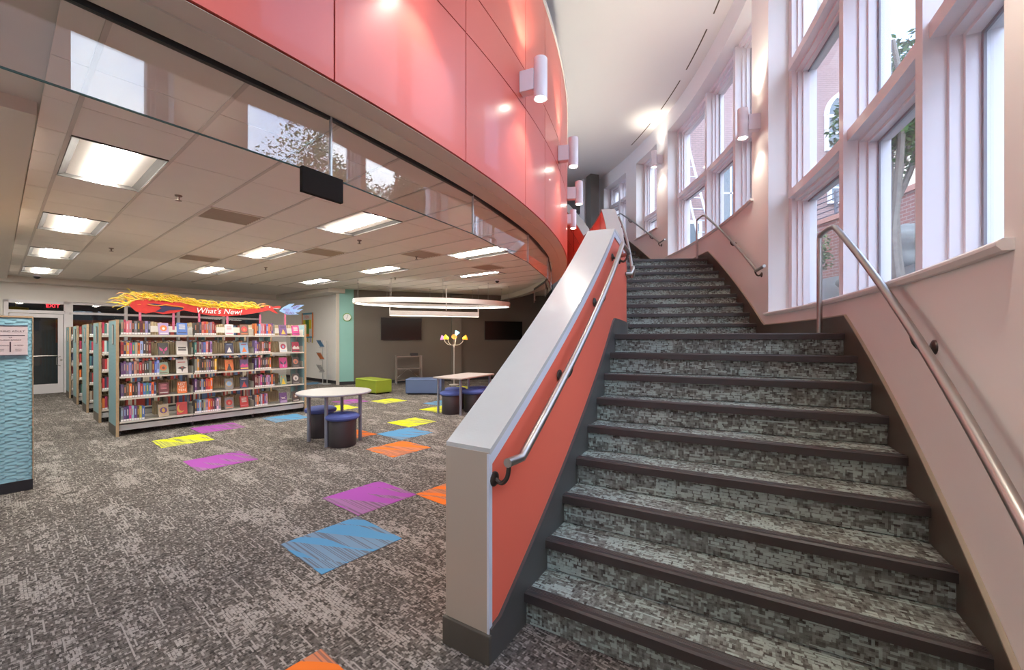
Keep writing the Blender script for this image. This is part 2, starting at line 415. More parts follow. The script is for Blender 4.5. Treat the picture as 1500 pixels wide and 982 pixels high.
# hall ceiling (curved), with slot diffusers as parts
q = MB(); q.sector(8.0, TW, -53, 31, ZH, ZH+.12, 44); hc = struct(q.build('ceiling', CEILM, smooth=True))
for t0, t1 in [(-28.8, -24.8), (-23.4, -19.4), (-18., -14.), (-12.6, -8.6), (-7.3, -3.2), (-1.9, 2.2), (4.6, 9.0)]:
    q = MB(); q.sector(16.125, 16.15, t0, t1, ZH-.003, ZH+.02, 8); q.build('slot_diffuser', mat('slot_dark_brass', (.10, .075, .04), .5), hc)
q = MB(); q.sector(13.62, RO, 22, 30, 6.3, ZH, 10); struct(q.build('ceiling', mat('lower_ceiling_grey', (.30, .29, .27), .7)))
# upper floor slab and its inner wall
q = MB(); q.sector(9.0, 13.55, -50, 31, ZF-.3, ZF, 40); q.sector(13.55, RO-.01, TH[27]+.02, 30, ZF-.3, ZF, 8); struct(q.build('floor', mat('upper_floor_carpet', (.12, .11, .10), .9)))
q = MB(); q.sector(9.0, 9.15, -50, 31, ZF, ZH, 30); struct(q.build('wall_upper', WHITE))
# columns of the upper corridor
for n_, (r, th, w, mm) in enumerate([(15.98, 19.2, .15, WHITE), (16.0, 17.6, .16, GREYW)]):
    q = MB(); q.box(-w, w, -w, w, ZF, ZH); c = pol(r, th); o = q.build('trim_%d' % (n_+5), mm, loc=(c.x, c.y, 0), rz=math.radians(th)); struct(o)

# ---- library walls
q = MB()   # door wall at t = 16.8
T0, T1 = 16.8, 16.92
q.box(-2.5, .12, T0, T1, 0, 3.2); q.box(.12, 6.16, T0, T1, 2.50, 3.2); q.box(1.27, 6.16, T0, T1, 0, .86); q.box(6.16, 7.12, T0, T1, 0, 3.2)
struct(q.build('wall_back', WHITE, rz=ROT))
q = MB(); q.box(7.0, 7.12, 12.9, 16.8, 0, 3.2); wside = struct(q.build('wall_side', WHITE, rz=ROT))
q = MB(); q.box(6.985, 7.0, 12.95, 16.79, 0, .10); struct(q.build('baseboard_side', BLACKM, rz=ROT))
GU = Vector((.928, .371, 0)).normalized(); GROT = math.atan2(GU.y, GU.x); G0 = Vector((-5.13, 13.5, 0))
q = MB(); q.box(0, 10.5, 0, .12, 0, 3.2); struct(q.build('wall_accent', GREYW, loc=G0, rz=GROT))
q = MB(); q.box(.0, 10.4, -.012, 0, 0, .10); struct(q.build('baseboard_accent', BLACKM, loc=G0, rz=GROT))
q = MB(); q.box(-.43, 0, -.02, .12, .10, 3.2, 0); q.box(-.43, 0, -.03, .12, 0, .10, 1); q.box(-.53, -.43, -.03, .12, 0, 3.2, 2)
struct(q.build('wall_teal', [TEAL, BLACKM, mat('corner_trim_beige', (.50, .45, .38), .5)], loc=G0, rz=GROT))
q = MB(); q.box(0, .34, -.10, .0, 0, 3.0); struct(q.build('trim_2', mat('pilaster_grey_brown', (.17, .15, .125), .6), loc=G0+GU*3.22, rz=GROT))
# door and glazed screen
d = struct(empty('door_1', st(.7, 16.78, 0), ROT))
q = MB(); q.box(-.58, -.50, -.04, .08, 0, 2.5); q.box(.47, .57, -.04, .08, 0, 2.5); q.box(-.58, .57, -.04, .08, 2.42, 2.5); q.box(-.5, .5, -.04, .08, 2.16, 2.24); q.build('frame', TRIMW, d)
q = MB(); q.box(-.49, -.38, -.01, .03, .01, 2.15); q.box(.36, .46, -.01, .03, .01, 2.15); q.box(-.38, .36, -.01, .03, .01, .26); q.box(-.38, .36, -.01, .03, 2.05, 2.15); q.build('leaf', TRIMW, d)
q = MB(); q.box(-.38, .36, .005, .012, .26, 2.05); q.build('pane', PANG, d)
q = MB(); q.box(-.5, .5, .005, .012, 2.24, 2.42); q.build('transom_pane', PANG, d)
q = MB(); q.tube([(-.38, -.05, 1.02), (.36, -.05, 1.02)], .012, 8); q.build('push_bar', STEEL, d)
q = MB(); q.tube([(.40, -.01, 1.0), (.40, -.07, 1.0), (.33, -.07, .97), (.33, -.07, .78), (.40, -.06, .75), (.40, -.01, .75)], .01, 8); q.lathe([(.025, 0), (.025, .02)], (.42, -.02, .9), 12, M=Matrix.Rotation(PI/2, 4, 'X')); q.build('handle', STEEL, d)
w = struct(empty('window_6', st(3.7, 16.78, .86), ROT))
q = MB()
for s0 in (-2.43, -1.3, -.05, 1.2, 2.38): q.box(s0, s0+.07, -.03, .08, 0, 1.64)
for z in (0, .02, 1.30, 1.57): q.box(-2.43, 2.45, -.03, .08, z, z+.06)
q.build('frame', TRIMW, w)
for s0, s1 in ((-2.36, -1.3), (-1.23, -.05), (.02, 1.2), (1.27, 2.38)):
    for z0, z1 in ((.08, 1.30), (1.36, 1.57)):
        q = MB(); q.box(s0, s1, .005, .012, z0, z1); q.build('pane', PANG, w)
# room behind the glazed screen
q = MB(); q.box(-3, 9, 19.8, 19.9, 0, 3.2); q.box(-3, 9, 16.95, 19.8, 3.1, 3.2); q.box(-3.1, -3, 16.95, 19.9, 0, 3.2); q.box(9, 9.1, 16.95, 19.9, 0, 3.2)
struct(q.build('wall_beyond', mat('dim_room_wall', (.07, .085, .085), .6), rz=ROT))
q = MB(); q.box(-3, 9, 16.93, 19.9, -.05, 0.0); struct(q.build('floor', mat('dim_room_floor', (.06, .055, .05), .8), rz=ROT))
q = MB(); q.box(1.2, 8.5, 19.70, 19.79, 1.35, 2.1); tag(q.build('wall_banner', mat('rust_banner', (.28, .07, .03), .6), rz=ROT), 'rust orange band on the wall of the dim room beyond the glass', 'banner')
q = MB(); q.lathe([(.26, 0), (.24, .22), (.05, .24)], (0, 0, 0), 20); q.tube([(0, 0, .24), (0, 0, .95)], .006, 6)
tag(q.build('pendant_lamp', mat('mustard_shade', (.60, .42, .03), .5), loc=st(.35, 18.3, 2.15)), 'mustard yellow pendant shade in the dim room behind the glass door', 'lamp')
q = MB(); q.box(-.15, .15, -.02, .02, 0, .18); ex = tag(q.build('exit_sign_reflection', BLACK, loc=st(1.0, 17.4, 2.31), rz=ROT), 'stand-in for the red sign letters mirrored in the pane above the door', 'sign')  # sign set behind the pane in place of an exit sign's reflection
text('EXIT', .13, emit('red_letters', (1, .03, .05), 3), ex, (0, -.022, .09), (PI/2, 0, 0))

# ---- library ceiling: border slab, grid tees, tiles
def clip(poly, th, R):
    """keep the part of poly (st coords) inside the hall circle's tangent at th"""
    n = pol(1, th) - Vector((CX, CY, 0)); out = []
    f = lambda p: (st(*p)-Vector((CX, CY, 0))).dot(n) - R
    for i in range(len(poly)):
        a, b = poly[i], poly[(i+1) % len(poly)]; fa, fb_ = f(a), f(b)
        if fa <= 0: out.append(a)
        if fa*fb_ < 0: u = fa/(fa-fb_); out.append((a[0]+(b[0]-a[0])*u, a[1]+(b[1]-a[1])*u))
    return out
def gside(p):      # distance in front of the accent wall
    v = st(*p)-G0; return v.x*GU.y - v.y*GU.x
arc = [pol(13.42, th) for th in range(-56, 46, 2)]
pts = [( (p.x, p.y) ) for p in arc]+[(p.x, p.y) for p in (st(13, 14.5), st(7.1, 17.0), st(-2.6, 17.0), st(-2.6, 3.2))]
q = MB(); q.prism(pts, ZC+.02, ZC+.12); lc = struct(q.build('ceiling', DRY))
S0, LW = .345, .61
tcells = []
fix_at = {0: [5.2, 8.25, 11.3, 14.35], 4: [5.2, 8.25, 11.3, 14.35], 8: [5.2, 8.25, 11.3, 14.0]}
def lanes():
    for k in range(-1, 15):
        s0 = S0+LW*k if k >= 0 else .18; s1 = S0+LW*(k+1) if k >= 0 else S0
        yield k, s0, s1
spots_fix = []; spots_vent = []
vents = {2: [6.12], 7: [6.73], 3: [9.78], 5: [7.34], 10: [6.73]}
for k, s0, s1 in lanes():
    t = 2.15 - (.61 if k % 2 else 0); t = 2.15
    while t < 16.1:
        step = .61 if k in (-1, 0) else 1.22
        fx = [f for f in fix_at.get(k, []) if abs(f-(t+.61)) < .75]
        vt = [v for v in vents.get(k, []) if t-.05 < v < t+step]
        if fx and t > fx[0]-.62-.02 - .6 and t < fx[0]-.62:   # short filler before a fixture
            t1 = fx[0]-.61
            if t1-t > .1: tcells.append((k, s0, s1, t, t1))
            spots_fix.append(((s0+s1)/2, fx[0])); t = fx[0]+.61; continue
        if fx and abs(t-(fx[0]-.61)) < .03: spots_fix.append(((s0+s1)/2, fx[0])); t = fx[0]+.61; continue
        if vt:
            if step > 1: tcells.append((k, s0, s1, t+.61, t+1.22))
            spots_vent.append(((s0+s1)/2, t+.305)); t += step; continue
        tcells.append((k, s0, s1, t, min(t+step, 16.2))); t += step
nt = 0
for k, s0, s1, t0, t1 in tcells:
    c = ((s0+s1)/2, (t0+t1)/2); P = st(*c); r = math.hypot(P.x-CX, P.y-CY); th = math.degrees(math.atan2(P.y-CY, P.x-CX))
    if r > 13.6 or gside(c) < .5 or (c[0] > 6.6 and c[1] > 12.3): continue
    poly = [(s0+.006, t0+.004), (s1-.006, t0+.004), (s1-.006, t1-.004), (s0+.006, t1-.004)]
    if r > 12.4: poly = clip(poly, th, 13.38)
    if len(poly) < 3 or len(poly) > 7: continue
    q = MB(); q.prism([(x-c[0], y-c[1]) for x, y in poly], -.006, .01); q.build('ceiling_tile', TILE, lc, loc=(P.x, P.y, ZC), rz=ROT); nt += 1
for k in range(0, 15):
    s = S0+LW*k; ts = [t/10 for t in range(18, 163) if gside((s, t/10)) > .45 and (st(s, t/10)-Vector((CX, CY, 0))).length < 13.38 and not (s > 6.6 and t > 123)]
    if not ts: continue
    q = MB(); q.box(-.012, .012, ts[0], ts[-1], -.014, .012); q.build('tee_bar', TEE, lc, loc=st(s, 0, ZC), rz=ROT)
# lowered soffit along the far side and cornice step by the door wall
q = MB(); q.box(-2.5, .17, 4.2, 16.3, ZC-.07, ZC+.05); struct(q.build('trim_3', SOFFIT, rz=ROT))
q = MB(); q.box(-2.5, 7.0, 16.3, 16.8, ZC-.12, ZC+.03); q.box(6.45, 7.0, 12.5, 16.3, ZC-.12, ZC+.03); struct(q.build('trim_4', DRY, rz=ROT))

# ---- drum
drum = struct(MB().sector(13.37, RD-.03, -50, 26, ZS, ZT-.02, 60).build('wall_center', SEAM, smooth=True))
joints = [-49.5, -48.2, -43.0, -37.8, -32.66, -27.5, -22.3, -19.15, -14.5, -9.4, -4.3, .8, 5.9, 11., 16.1, 21.2, 25.8]
for t0, t1 in zip(joints, joints[1:]):
    for z0, z1 in ((ZS+.0, 3.98), (3.98, 4.385), (4.385, ZT-.03)):
        n = max(2, int((t1-t0)/.8)); q = MB(); q.sector(RD-.025, RD, t0+.022, t1-.022, z0+.005, z1-.005, n)
        o = q.build('panel', CORAL, drum, smooth=True)
q = MB(); q.sector(13.34, RD+.02, -50, 26, ZT-.03, ZT+.02, 60); q.build('cap', CAP, drum, smooth=True)
q = MB(); q.sector(RG+.06, RD-.012, -50, 26, ZS-.004, ZS-.001, 60); struct(q.build('trim_1', SOFFIT, smooth=True))
q = MB(); q.sweep(lambda th: [(RG+.012, ZS-.03), (RG+.05, ZS-.03), (RG+.16, ZS-.014), (RG+.16, ZS), (RG+.012, ZS)], -50, 26, 60); struct(q.build('trim_7', TRACK, smooth=True))
q = MB(); q.sector(RG+.035, RG+.062, -50, 26, ZS, ZC+.02, 60); struct(q.build('trim_8', SOFFIT, smooth=True))
# glass smoke baffle, flat panes
baf = tag(empty('glass_baffle', pol(RG, -20, ZS-.42)), 'faceted clear glass smoke screen hanging under the curved coral wall', 'glass screen')
bj = [-45.8, -38.8, -31.85, -24.88, -17.8, -10.8, -3.8, 3.2, 10.2]
for t0, t1 in zip(bj, bj[1:]):
    a, b = pol(RG, t0+.04), pol(RG, t1-.04); nrm = (Vector((CX, CY, 0))-(a+b)/2).normalized()*.010; L = -baf.location
    q = MB(); q.hexa([a+Vector((0, 0, ZS-.41)), b+Vector((0, 0, ZS-.41)), b+nrm+Vector((0, 0, ZS-.41)), a+nrm+Vector((0, 0, ZS-.41))],
                     [a+Vector((0, 0, ZS-.01)), b+Vector((0, 0, ZS-.01)), b+nrm+Vector((0, 0, ZS-.01)), a+nrm+Vector((0, 0, ZS-.01))])
    q.build('pane', BAFG, baf, loc=L)
    q = MB(); q.box(-.006, .006, -.005, .012, ZS-.41, ZS-.01); p = pol(RG, t1); q.build('joint_strip', mat('joint_strip_grey', (.45, .46, .45), .3, .6), baf, loc=L+Vector((p.x, p.y, 0)), rz=math.radians(t1+90))
    q = MB(); q.tube([a+nrm*.5+Vector((0, 0, ZS-.412)), b+nrm*.5+Vector((0, 0, ZS-.412))], .005, 6); q.build('bottom_edge', mat('glass_edge_dark', (.05, .09, .08), .2), baf, loc=L)
    q = MB(); q.hexa([a-nrm*.8+Vector((0, 0, ZS-.045)), b-nrm*.8+Vector((0, 0, ZS-.045)), b+nrm*2+Vector((0, 0, ZS-.045)), a+nrm*2+Vector((0, 0, ZS-.045))],
                     [a-nrm*.8+Vector((0, 0, ZS-.0)), b-nrm*.8+Vector((0, 0, ZS-.0)), b+nrm*2+Vector((0, 0, ZS-.0)), a+nrm*2+Vector((0, 0, ZS-.0))])
    q.build('top_gasket', GASKET, baf, loc=L)
# hanging sign seen from behind
q = MB(); q.box(-.135, .135, -.015, .015, -.15, .0, 0)
o = q.build('hanging_sign', mat('sign_back_brown', (.02, .016, .013), .85, spec=.1), loc=(-1.150, 2.525, 2.50), rz=math.radians(58), bevel=.003)
tag(o, 'dark blank-backed sign box hanging at the lower edge of the glass', 'sign')

# ================================================================ STAIRCASE
stair = tag(empty('staircase', pol(15.4, TH[1], 0)), 'curved carpeted staircase with dark ribbed nosings climbing beside the windows', 'staircase')
SL = -stair.location
R0, R1 = RI+.012, RO-.008
def nosing(th, z):
    a = math.radians(th); er = Vector((math.cos(a), math.sin(a), 0)); et = Vector((-math.sin(a), math.cos(a), 0))
    prof = [(-.012, -.046), (.0, -.048), (.0, -.006), (.062, -.006), (.062, .001), (.050, .004), (.046, .002), (.040, .004), (.036, .002), (.030, .004), (.026, .002), (.018, .005), (-.002, .006), (-.012, -.002)]
    q = MB(); n = len(prof)
    vs = [pol(r, th, z)+et*x+Vector((0, 0, y)) for r in (R0, R1) for x, y in prof]
    q.add(vs, [tuple(range(n)), tuple(range(2*n-1, n-1, -1))]+[(i, n+i, n+(i+1) % n, (i+1) % n) for i in range(n)])
    return q.build('nosing', RUBBER, stair, loc=SL)
for i in range(1, 28):
    th0 = TH[i]; last = i in (9, 18, 27)
    th1 = {9: TH[10]+.12, 18: TH[19]+.12, 27: TH[27]+.6}[i] if last else TH[i+1]+.12
    z0, z1 = (i-1)*RISE, i*RISE; n = max(1, int((th1-th0)/.9)) if last else 1
    q = MB(); e_ = .055
    f0 = th0+e_
    # riser with a small cove at its foot
    vs = [pol(R0, f0, z0), pol(R1, f0, z0), pol(R1, f0, z1-.005), pol(R0, f0, z1-.005)]
    W_ = R1-R0; uo = i*.77
    q.add(vs, [(0, 1, 2, 3)], 0, [[(0, uo), (W_, uo), (W_, uo+RISE), (0, uo+RISE)]])
    for k in range(n):
        a, b = f0+(th1-f0)*k/n, f0+(th1-f0)*(k+1)/n; l0 = math.radians(a-f0)*15.4; l1 = math.radians(b-f0)*15.4
        q.add([pol(R0, a, z1-.005), pol(R1, a, z1-.005), pol(R1, b, z1-.005), pol(R0, b, z1-.005)], [(0, 1, 2, 3)], 0, [[(0, uo+.2+l0), (W_, uo+.2+l0), (W_, uo+.2+l1), (0, uo+.2+l1)]])
    bt = z0 if not last else z1-.2
    q.add([pol(R0, f0, z0), pol(R1, f0, z0), pol(R1, th1, bt), pol(R0, th1, bt), pol(R0, th1, z1-.005), pol(R1, th1, z1-.005)], [(3, 2, 1, 0), (2, 3, 4, 5)], 0)
    q.build('landing' if i in (9, 18) else 'step', CARPS, stair, loc=SL, fix=False)
    nosing(th0, z1)
# skirts
def skt(th): return max(.135, zline(th)+.158)
q = MB(); q.sweep(lambda th: [(RI-.006, -.0), (RI+.014, -.0), (RI+.014, skt(th)), (RI-.006, skt(th))], -32.1, 13, 140); q.build('inner_skirt', SKIRT, stair, loc=SL, smooth=True)
def sko(th): return max(.10, zline(th)+.145)
q = MB(); q.sweep(lambda th: [(RO-.016, 0), (RO-.001, 0), (RO-.001, sko(th)), (RO-.016, sko(th))], -31.9, 13.2, 140); q.build('outer_skirt', SKIRTO, stair, loc=SL, smooth=True)
q = MB(); q.sweep(lambda th: [(RO-.020, sko(th)-.004), (RO-.001, sko(th)-.004), (RO-.001, sko(th)+.006), (RO-.020, sko(th)+.006)], -31.9, 13.2, 140); q.build('skirt_bead', SKIRTEDGE, stair, loc=SL)

# ---- balustrade wall
ZCAP = [(-32.08, .99), (-22.72, 2.565), (-14.1, 2.565), (-4.95, 4.11), (3.9, 4.11), (12.9, 5.65)]
def zc(th): return interp(th, ZCAP)
bal = tag(empty('balustrade', pol(14.44, -32.08, 0)), 'coral stair balustrade wall with broad pale grey sloping cap', 'balustrade')
BL = -bal.location; RB0 = RI-.255; TS = -32.08
def ths_sweep(mb, fn, a, b, extra, m=0, per=.35):
    """sweep that puts rings at the kinks too"""
    xs = sorted(set([a, b]+[x for x in extra if a < x < b]+[a+(b-a)*i/int((b-a)/per) for i in range(1, int((b-a)/per))]))
    loops = [[pol(r, th, z) for r, z in fn(th)] for th in xs]; k = len(loops[0]); vs = [q_ for g in loops for q_ in g]; fs = []
    for i in range(len(xs)-1):
        for j in range(k): fs.append((i*k+j, i*k+(j+1) % k, (i+1)*k+(j+1) % k, (i+1)*k+j))
    fs.append(tuple(range(k-1, -1, -1))); fs.append(tuple((len(xs)-1)*k+j for j in range(k))); mb.add(vs, fs, m)
KX = [p[0] for p in ZCAP]
q = MB(); ths_sweep(q, lambda th: [(RB0+.004, .0), (RI-.004, .0), (RI-.004, zc(th)-.02), (RB0+.004, zc(th)-.02)], TS+.04, 12.9, KX); q.build('coral_wall', CORAL2, bal, loc=BL, smooth=True)
q = MB(); ths_sweep(q, lambda th: [(RB0-.003, zc(th)-.028), (RB0-.003, zc(th)), (RI+.006, zc(th)), (RI+.006, zc(th)-.028)], TS-.02, 12.9, KX); q.build('cap', CAP, bal, loc=BL, smooth=True)
q = MB(); ths_sweep(q, lambda th: [(RI-.006, zc(th)-.085), (RI+.004, zc(th)-.085), (RI+.004, zc(th)-.027), (RI-.006, zc(th)-.027)], TS+.05, 12.9, KX); q.build('cap_trim', CAPEDGE, bal, loc=BL, smooth=True)
q = MB(); q.sector(RB0-.001, RI-.002, TS-.04, TS+.05, .13, .97, 1); q.build('end_face', TAN, bal, loc=BL)
q = MB(); q.sector(RI-.008, RI+.004, TS-.045, TS+.06, .13, .965, 1); q.build('corner_bead', CAPEDGE, bal, loc=BL)
q = MB(); q.sector(RB0-.012, RI+.014, TS-.10, TS+.3, 0, .135, 1); q.build('base_board', mat('taupe_base', (.085, .075, .06), .4), bal, loc=BL, bevel=.004)
# seams on the library side of the wall
for t in range(-28, 12, 4):
    q = MB(); q.sector(RB0-.0005, RB0+.006, t-.02, t+.02, max(0, zline(t)-.3), zc(t)-.04, 1); q.build('seam', SEAM, bal, loc=BL)
for off in (.42, .84):
    q = MB(); ths_sweep(q, lambda th: [(RB0-.0005, zc(th)-off-.006), (RB0+.006, zc(th)-off-.006), (RB0+.006, zc(th)-off), (RB0-.0005, zc(th)-off)], -22, 12.5, KX, per=1.0); q.build('seam', SEAM, bal, loc=BL)

# ---- handrails
def bracket(root, th, z, rw, rr, sgn):
    """rosette on wall at rw, curved arm to rail at rr"""
    q = MB(); L = -root.location; a = math.radians(th); er = Vector((math.cos(a), math.sin(a), 0))*sgn
    w = pol(rw, th, z-.085); q.tube([w, w+er*.008, w+er*.016], [.036, .034, .018], 14)
    q.tube(cpath([w+er*.010, w+er*.045+Vector((0, 0, -.012)), w+er*.075+Vector((0, 0, .02)), pol(rr, th, z-.014)], 5), [.011]*16, 8)
    q.build('bracket', BRONZE, root, loc=L, smooth=True)
def railz(th, off=.862): return zline(th)+off
RRI = RI+.085
def rail(name, label, pts, r, brs, rw, rr, sgn):
    root = tag(empty(name, pts[0]), label, 'handrail', 'stair handrails')
    q = MB(); q.tube(pts, r, 14); q.build('rail_tube', STEEL, root, loc=-root.location, smooth=True)
    for th, z in brs: bracket(root, th, z, rw, rr, sgn)
    return root
def arc_pts(r, a, b, zf, n=30): return [pol(r, a+(b-a)*i/n, zf(a+(b-a)*i/n)) for i in range(n+1)]
z1 = railz(-31.5); P = [pol(RRI, -32.0, z1+.005), pol(RRI, -31.75, z1+.003)]+arc_pts(RRI, -31.5, -22.9, railz)
P += [pol(RRI, -22.3, railz(-22.9)), pol(RRI, -21.0, railz(-22.9)), pol(RRI-.01, -20.8, railz(-22.9)), pol(RI+.0, -20.6, railz(-22.9))]
rail('handrail', 'stainless handrail on the inner coral wall, lowest flight', P, .0215, [(-31.95, z1), (-29.0, railz(-29)), (-26.0, railz(-26)), (-23.2, railz(-23.2)), (-21.3, railz(-22.9))], RI, RRI, 1)
z2 = railz(-14.1)
P = [pol(RI, -18.0, z2-.10), pol(RRI-.02, -17.9, z2-.10), pol(RRI, -17.7, z2-.04), pol(RRI, -17.5, z2), pol(RRI, -16, z2), pol(RRI, -14.6, z2)]+arc_pts(RRI, -14.1, -5.1, railz)+[pol(RRI, -3.5, railz(-5)), pol(RI, -3.3, railz(-5))]
rail('handrail', 'stainless handrail looping off the inner wall beside the middle flight', P, .0215, [(-17.2, z2), (-13.5, railz(-13.5)), (-10, railz(-10)), (-6.5, railz(-6.5))], RI, RRI, 1)
RRO = RO-.085
def outer(name, label, th0, th1, first, brs):
    zt = railz(th1); z0 = railz(th0)
    P = [] if first else [pol(RRO-.0, th0-1.15, z0+.01), pol(RRO, th0-.15, z0)]
    P += arc_pts(RRO, th0, th1, railz, 26)+[pol(RRO, th1+.5, zt+.004), pol(RRO, th1+1.05, zt), pol(RRO, th1+1.1, zt-.03), pol(RRO, th1+1.1, zline(th1)+.004)]
    rail(name, label, P, .021, [(t, railz(t)) for t in brs], RO, RRO, -1)
outer('handrail', 'stainless window-side handrail with end post, lowest flight', -31.8, -22.7, True, [-31.3, -27.9])
outer('handrail', 'stainless window-side handrail with end post, middle flight', -13.9, -4.9, False, [-13.7, -9.8])
outer('handrail', 'stainless window-side handrail of the topmost flight', 3.9, 12.8, False, [4.1, 6.0, 10.8])

# ================================================================ SCONCES
SC_L = emit('sconce_lens', (1., .93, .78), 30)
def sconce(name, label, th, rwall, sgn, z0, ang, up=1.):
    raxis = rwall+sgn*.215; c = pol(raxis, th, z0)
    root = tag(empty(name, c, math.radians(th)), label, 'wall lamp', 'cylinder wall sconces')
    q = MB(); q.lathe([(.056, .004), (.0705, 0), (.0705, .41), (.068, .414), (.056, .414), (.056, .38)], n=28); q.build('cylinder_shade', SCON, root, smooth=True)
    q = MB(); x0, x1 = sorted((-sgn*.06, -sgn*.215)); q.box(x0, x1, -.055, .055, .09, .31); q.build('arm_box', SCON, root, bevel=.006)
    q = MB(); q.lathe([(.001, -.003), (.050, -.003), (.050, .003)], (0, 0, 0), 24); o = q.build('lens', SC_L, root)
    q = MB(); q.lathe([(.001, .0), (.050, 0), (.050, .004)], (0, 0, .413), 24); o = q.build('lens', SC_L, root)
    for dz, rx, pw in ((-.012, 0, SCONCE_DOWN), (.43, PI, SCONCE_UP*up)):
        l = bpy.data.lights.new('sconce_beam', 'SPOT'); l.energy = pw; l.color = (1, .91, .78); l.spot_size = math.radians(ang); l.spot_blend = .7; l.shadow_soft_size = .04
        lo = bpy.data.objects.new('sconce_beam', l); COL.objects.link(lo); lo.parent = root; lo.location = (0, 0, dz); lo.rotation_euler = (rx, 0, 0)
for k, th in enumerate([-45.0, -37.4, -30.1, -22.85, -15.4, -8.3, -1.25, 5.9]):
    sconce('wall_sconce', ['white cylinder sconce on the coral drum by the entry, out past the frame', 'white cylinder sconce on the coral drum opposite the entry window', 'white cylinder sconce just above the frame, lighting the big coral panel', 'largest white cylinder sconce in view on the coral drum', 'second white cylinder sconce in view along the coral drum', 'third white cylinder sconce along the coral drum', 'smallest and lowest-looking white cylinder sconce at the coral drum edge', 'white cylinder sconce hidden round the far side of the coral drum'][k], th, RD, 1, 3.965, 105)
sconce('wall_sconce', 'white cylinder sconce on the window-side pier beside the big window', -13.4, RO, -1, 4.34, 105)
sconce('wall_sconce', 'white cylinder sconce high on the second window-side pier', 4.0, RO, -1, 5.93, 105, .4)
sconce('wall_sconce', 'unseen white cylinder sconce added for light on the pier behind the entry', -31.15, RO, -1, 3.2, 105)  # unseen sconce, added for light on the wall near the camera

# ================================================================ LIBRARY CEILING FITTINGS
TRL = emit('troffer_lens', (1, .95, .87), TROFFER)
def troffer_proto():
    root = empty('ceiling_light')
    q = MB(); pr = []
    W2, L2 = .30, .605
    # curved reflector wings
    for sg in (-1, 1):
        n = 6; vs = []
        for j in range(n+1):
            u = j/n; x = sg*(.11+(W2-.012-.11)*u); z = .045*math.sin(PI*(.25+.75*u))*1.0-.008+.0
            for y in (-L2+.012, L2-.012): vs.append((x, y, z))
        q.add(vs, [(2*j, 2*j+1, 2*j+3, 2*j+2) for j in range(n)])
    q.build('reflector', mat('reflector_satin', (.075, .068, .063), .6), root, fix=False)
    q = MB(); q.box(-W2, W2, -L2, -L2+.014, -.014, .05); q.box(-W2, W2, L2-.014, L2, -.014, .05); q.box(-W2, -W2+.014, -L2, L2, -.012, .05); q.box(W2-.014, W2, -L2, L2, -.012, .05); q.build('frame', mat('troffer_frame', (.09, .083, .076), .5), root)
    q = MB(); n = 8; vs = []
    for j in range(n+1):
        a = PI*j/n; x = -.11*math.cos(a); z = .020-.034*math.sin(a)
        for y in (-L2+.016, L2-.016): vs.append((x, y, z))
    q.add(vs, [(2*j, 2*j+1, 2*j+3, 2*j+2) for j in range(n)]+[tuple(2*j for j in range(n+1)), tuple(2*j+1 for j in range(n+1))])
    q.build('lens', TRL, root, smooth=True); return root
proto = None
names = ['first', 'second', 'third', 'fourth', 'fifth', 'sixth', 'seventh', 'eighth', 'ninth', 'tenth', 'eleventh', 'twelfth', 'thirteenth', 'fourteenth', 'fifteenth', 'sixteenth', 'seventeenth', 'eighteenth']
rowname = {.65: 'row by the side soffit', 3.09: 'row over the bookcases', 5.53: 'row over the seating', 7.36: 'short row near the coral curve'}
spots_fix = sorted(set((round(s, 2), round(t, 2)) for s, t in spots_fix)); spots_fix += [(7.36, 6.95)]
rows = {}
for s, t in spots_fix:
    if gside((s, t)) < .8: continue
    if proto is None: proto = troffer_proto(); o = proto
    else: o = copy(proto)
    o.location = st(s, t, ZC); o.rotation_euler[2] = ROT
    rn = min(rowname, key=lambda x: abs(x-s)); rows[rn] = rows.get(rn, -1)+1
    tag(o, 'lit recessed ceiling light, %s one in the %s' % (names[rows[rn]], rowname[rn]), 'ceiling light', 'recessed library ceiling lights')
for n_, (s, t) in enumerate(sorted(spots_vent)):
    root = tag(empty('ceiling_vent', st(s, t, ZC), ROT), 'square metal ceiling air vent with louvres, ' + ['beside the side row of lights', 'over the bookcases', 'over the round table', 'over the carpet between table and ottomans', 'by the coral curve', 'by the teal column'][n_ % 6], 'vent', 'ceiling air vents')
    q = MB(); q.box(-.30, .30, -.30, -.27, -.012, .01); q.box(-.30, .30, .27, .30, -.012, .01); q.box(-.30, -.27, -.3, .3, -.012, .01); q.box(.27, .30, -.3, .3, -.012, .01); q.build('frame', mat('vent_cream', (.72, .66, .58), .4), root)
    q = MB(); q.box(-.27, .27, -.27, .27, .012, .016); q.build('backing', mat('vent_dark', (.12, .10, .085), .6), root)
    for k in range(-3, 4):
        q = MB(); q.box(-.27, .27, -.03, .03, -.0015, .0015, 0, Matrix.Translation((0, k*.075, 0)) @ Matrix.Rotation(-.6, 4, 'X')); q.build('louvre', mat('louvre_brass', (.42, .36, .28), .35), root)
for n_, (s, t) in enumerate([(1.24, 5.64), (1.24, 9.83), (5.0, 6.36), (3.7, 9.9), (6.4, 9.0), (3.6, 6.0)]):
    q = MB(); q.lathe([(.035, 0), (.030, -.012), (.012, -.014), (.010, -.05), (.03, -.054), (.03, -.057), (.0, -.058)], (0, 0, 0), 14)
    tag(q.build('sprinkler_head', mat('sprinkler_metal', (.25, .2, .17), .4, .8), loc=st(s, t, ZC-.006)), 'small fire sprinkler head, ' + ['between first lights of side row', 'between deeper lights of side row', 'over the round table', 'over the bookcases', 'over the ottomans', 'near the first vent'][n_], 'sprinkler', 'ceiling sprinkler heads')
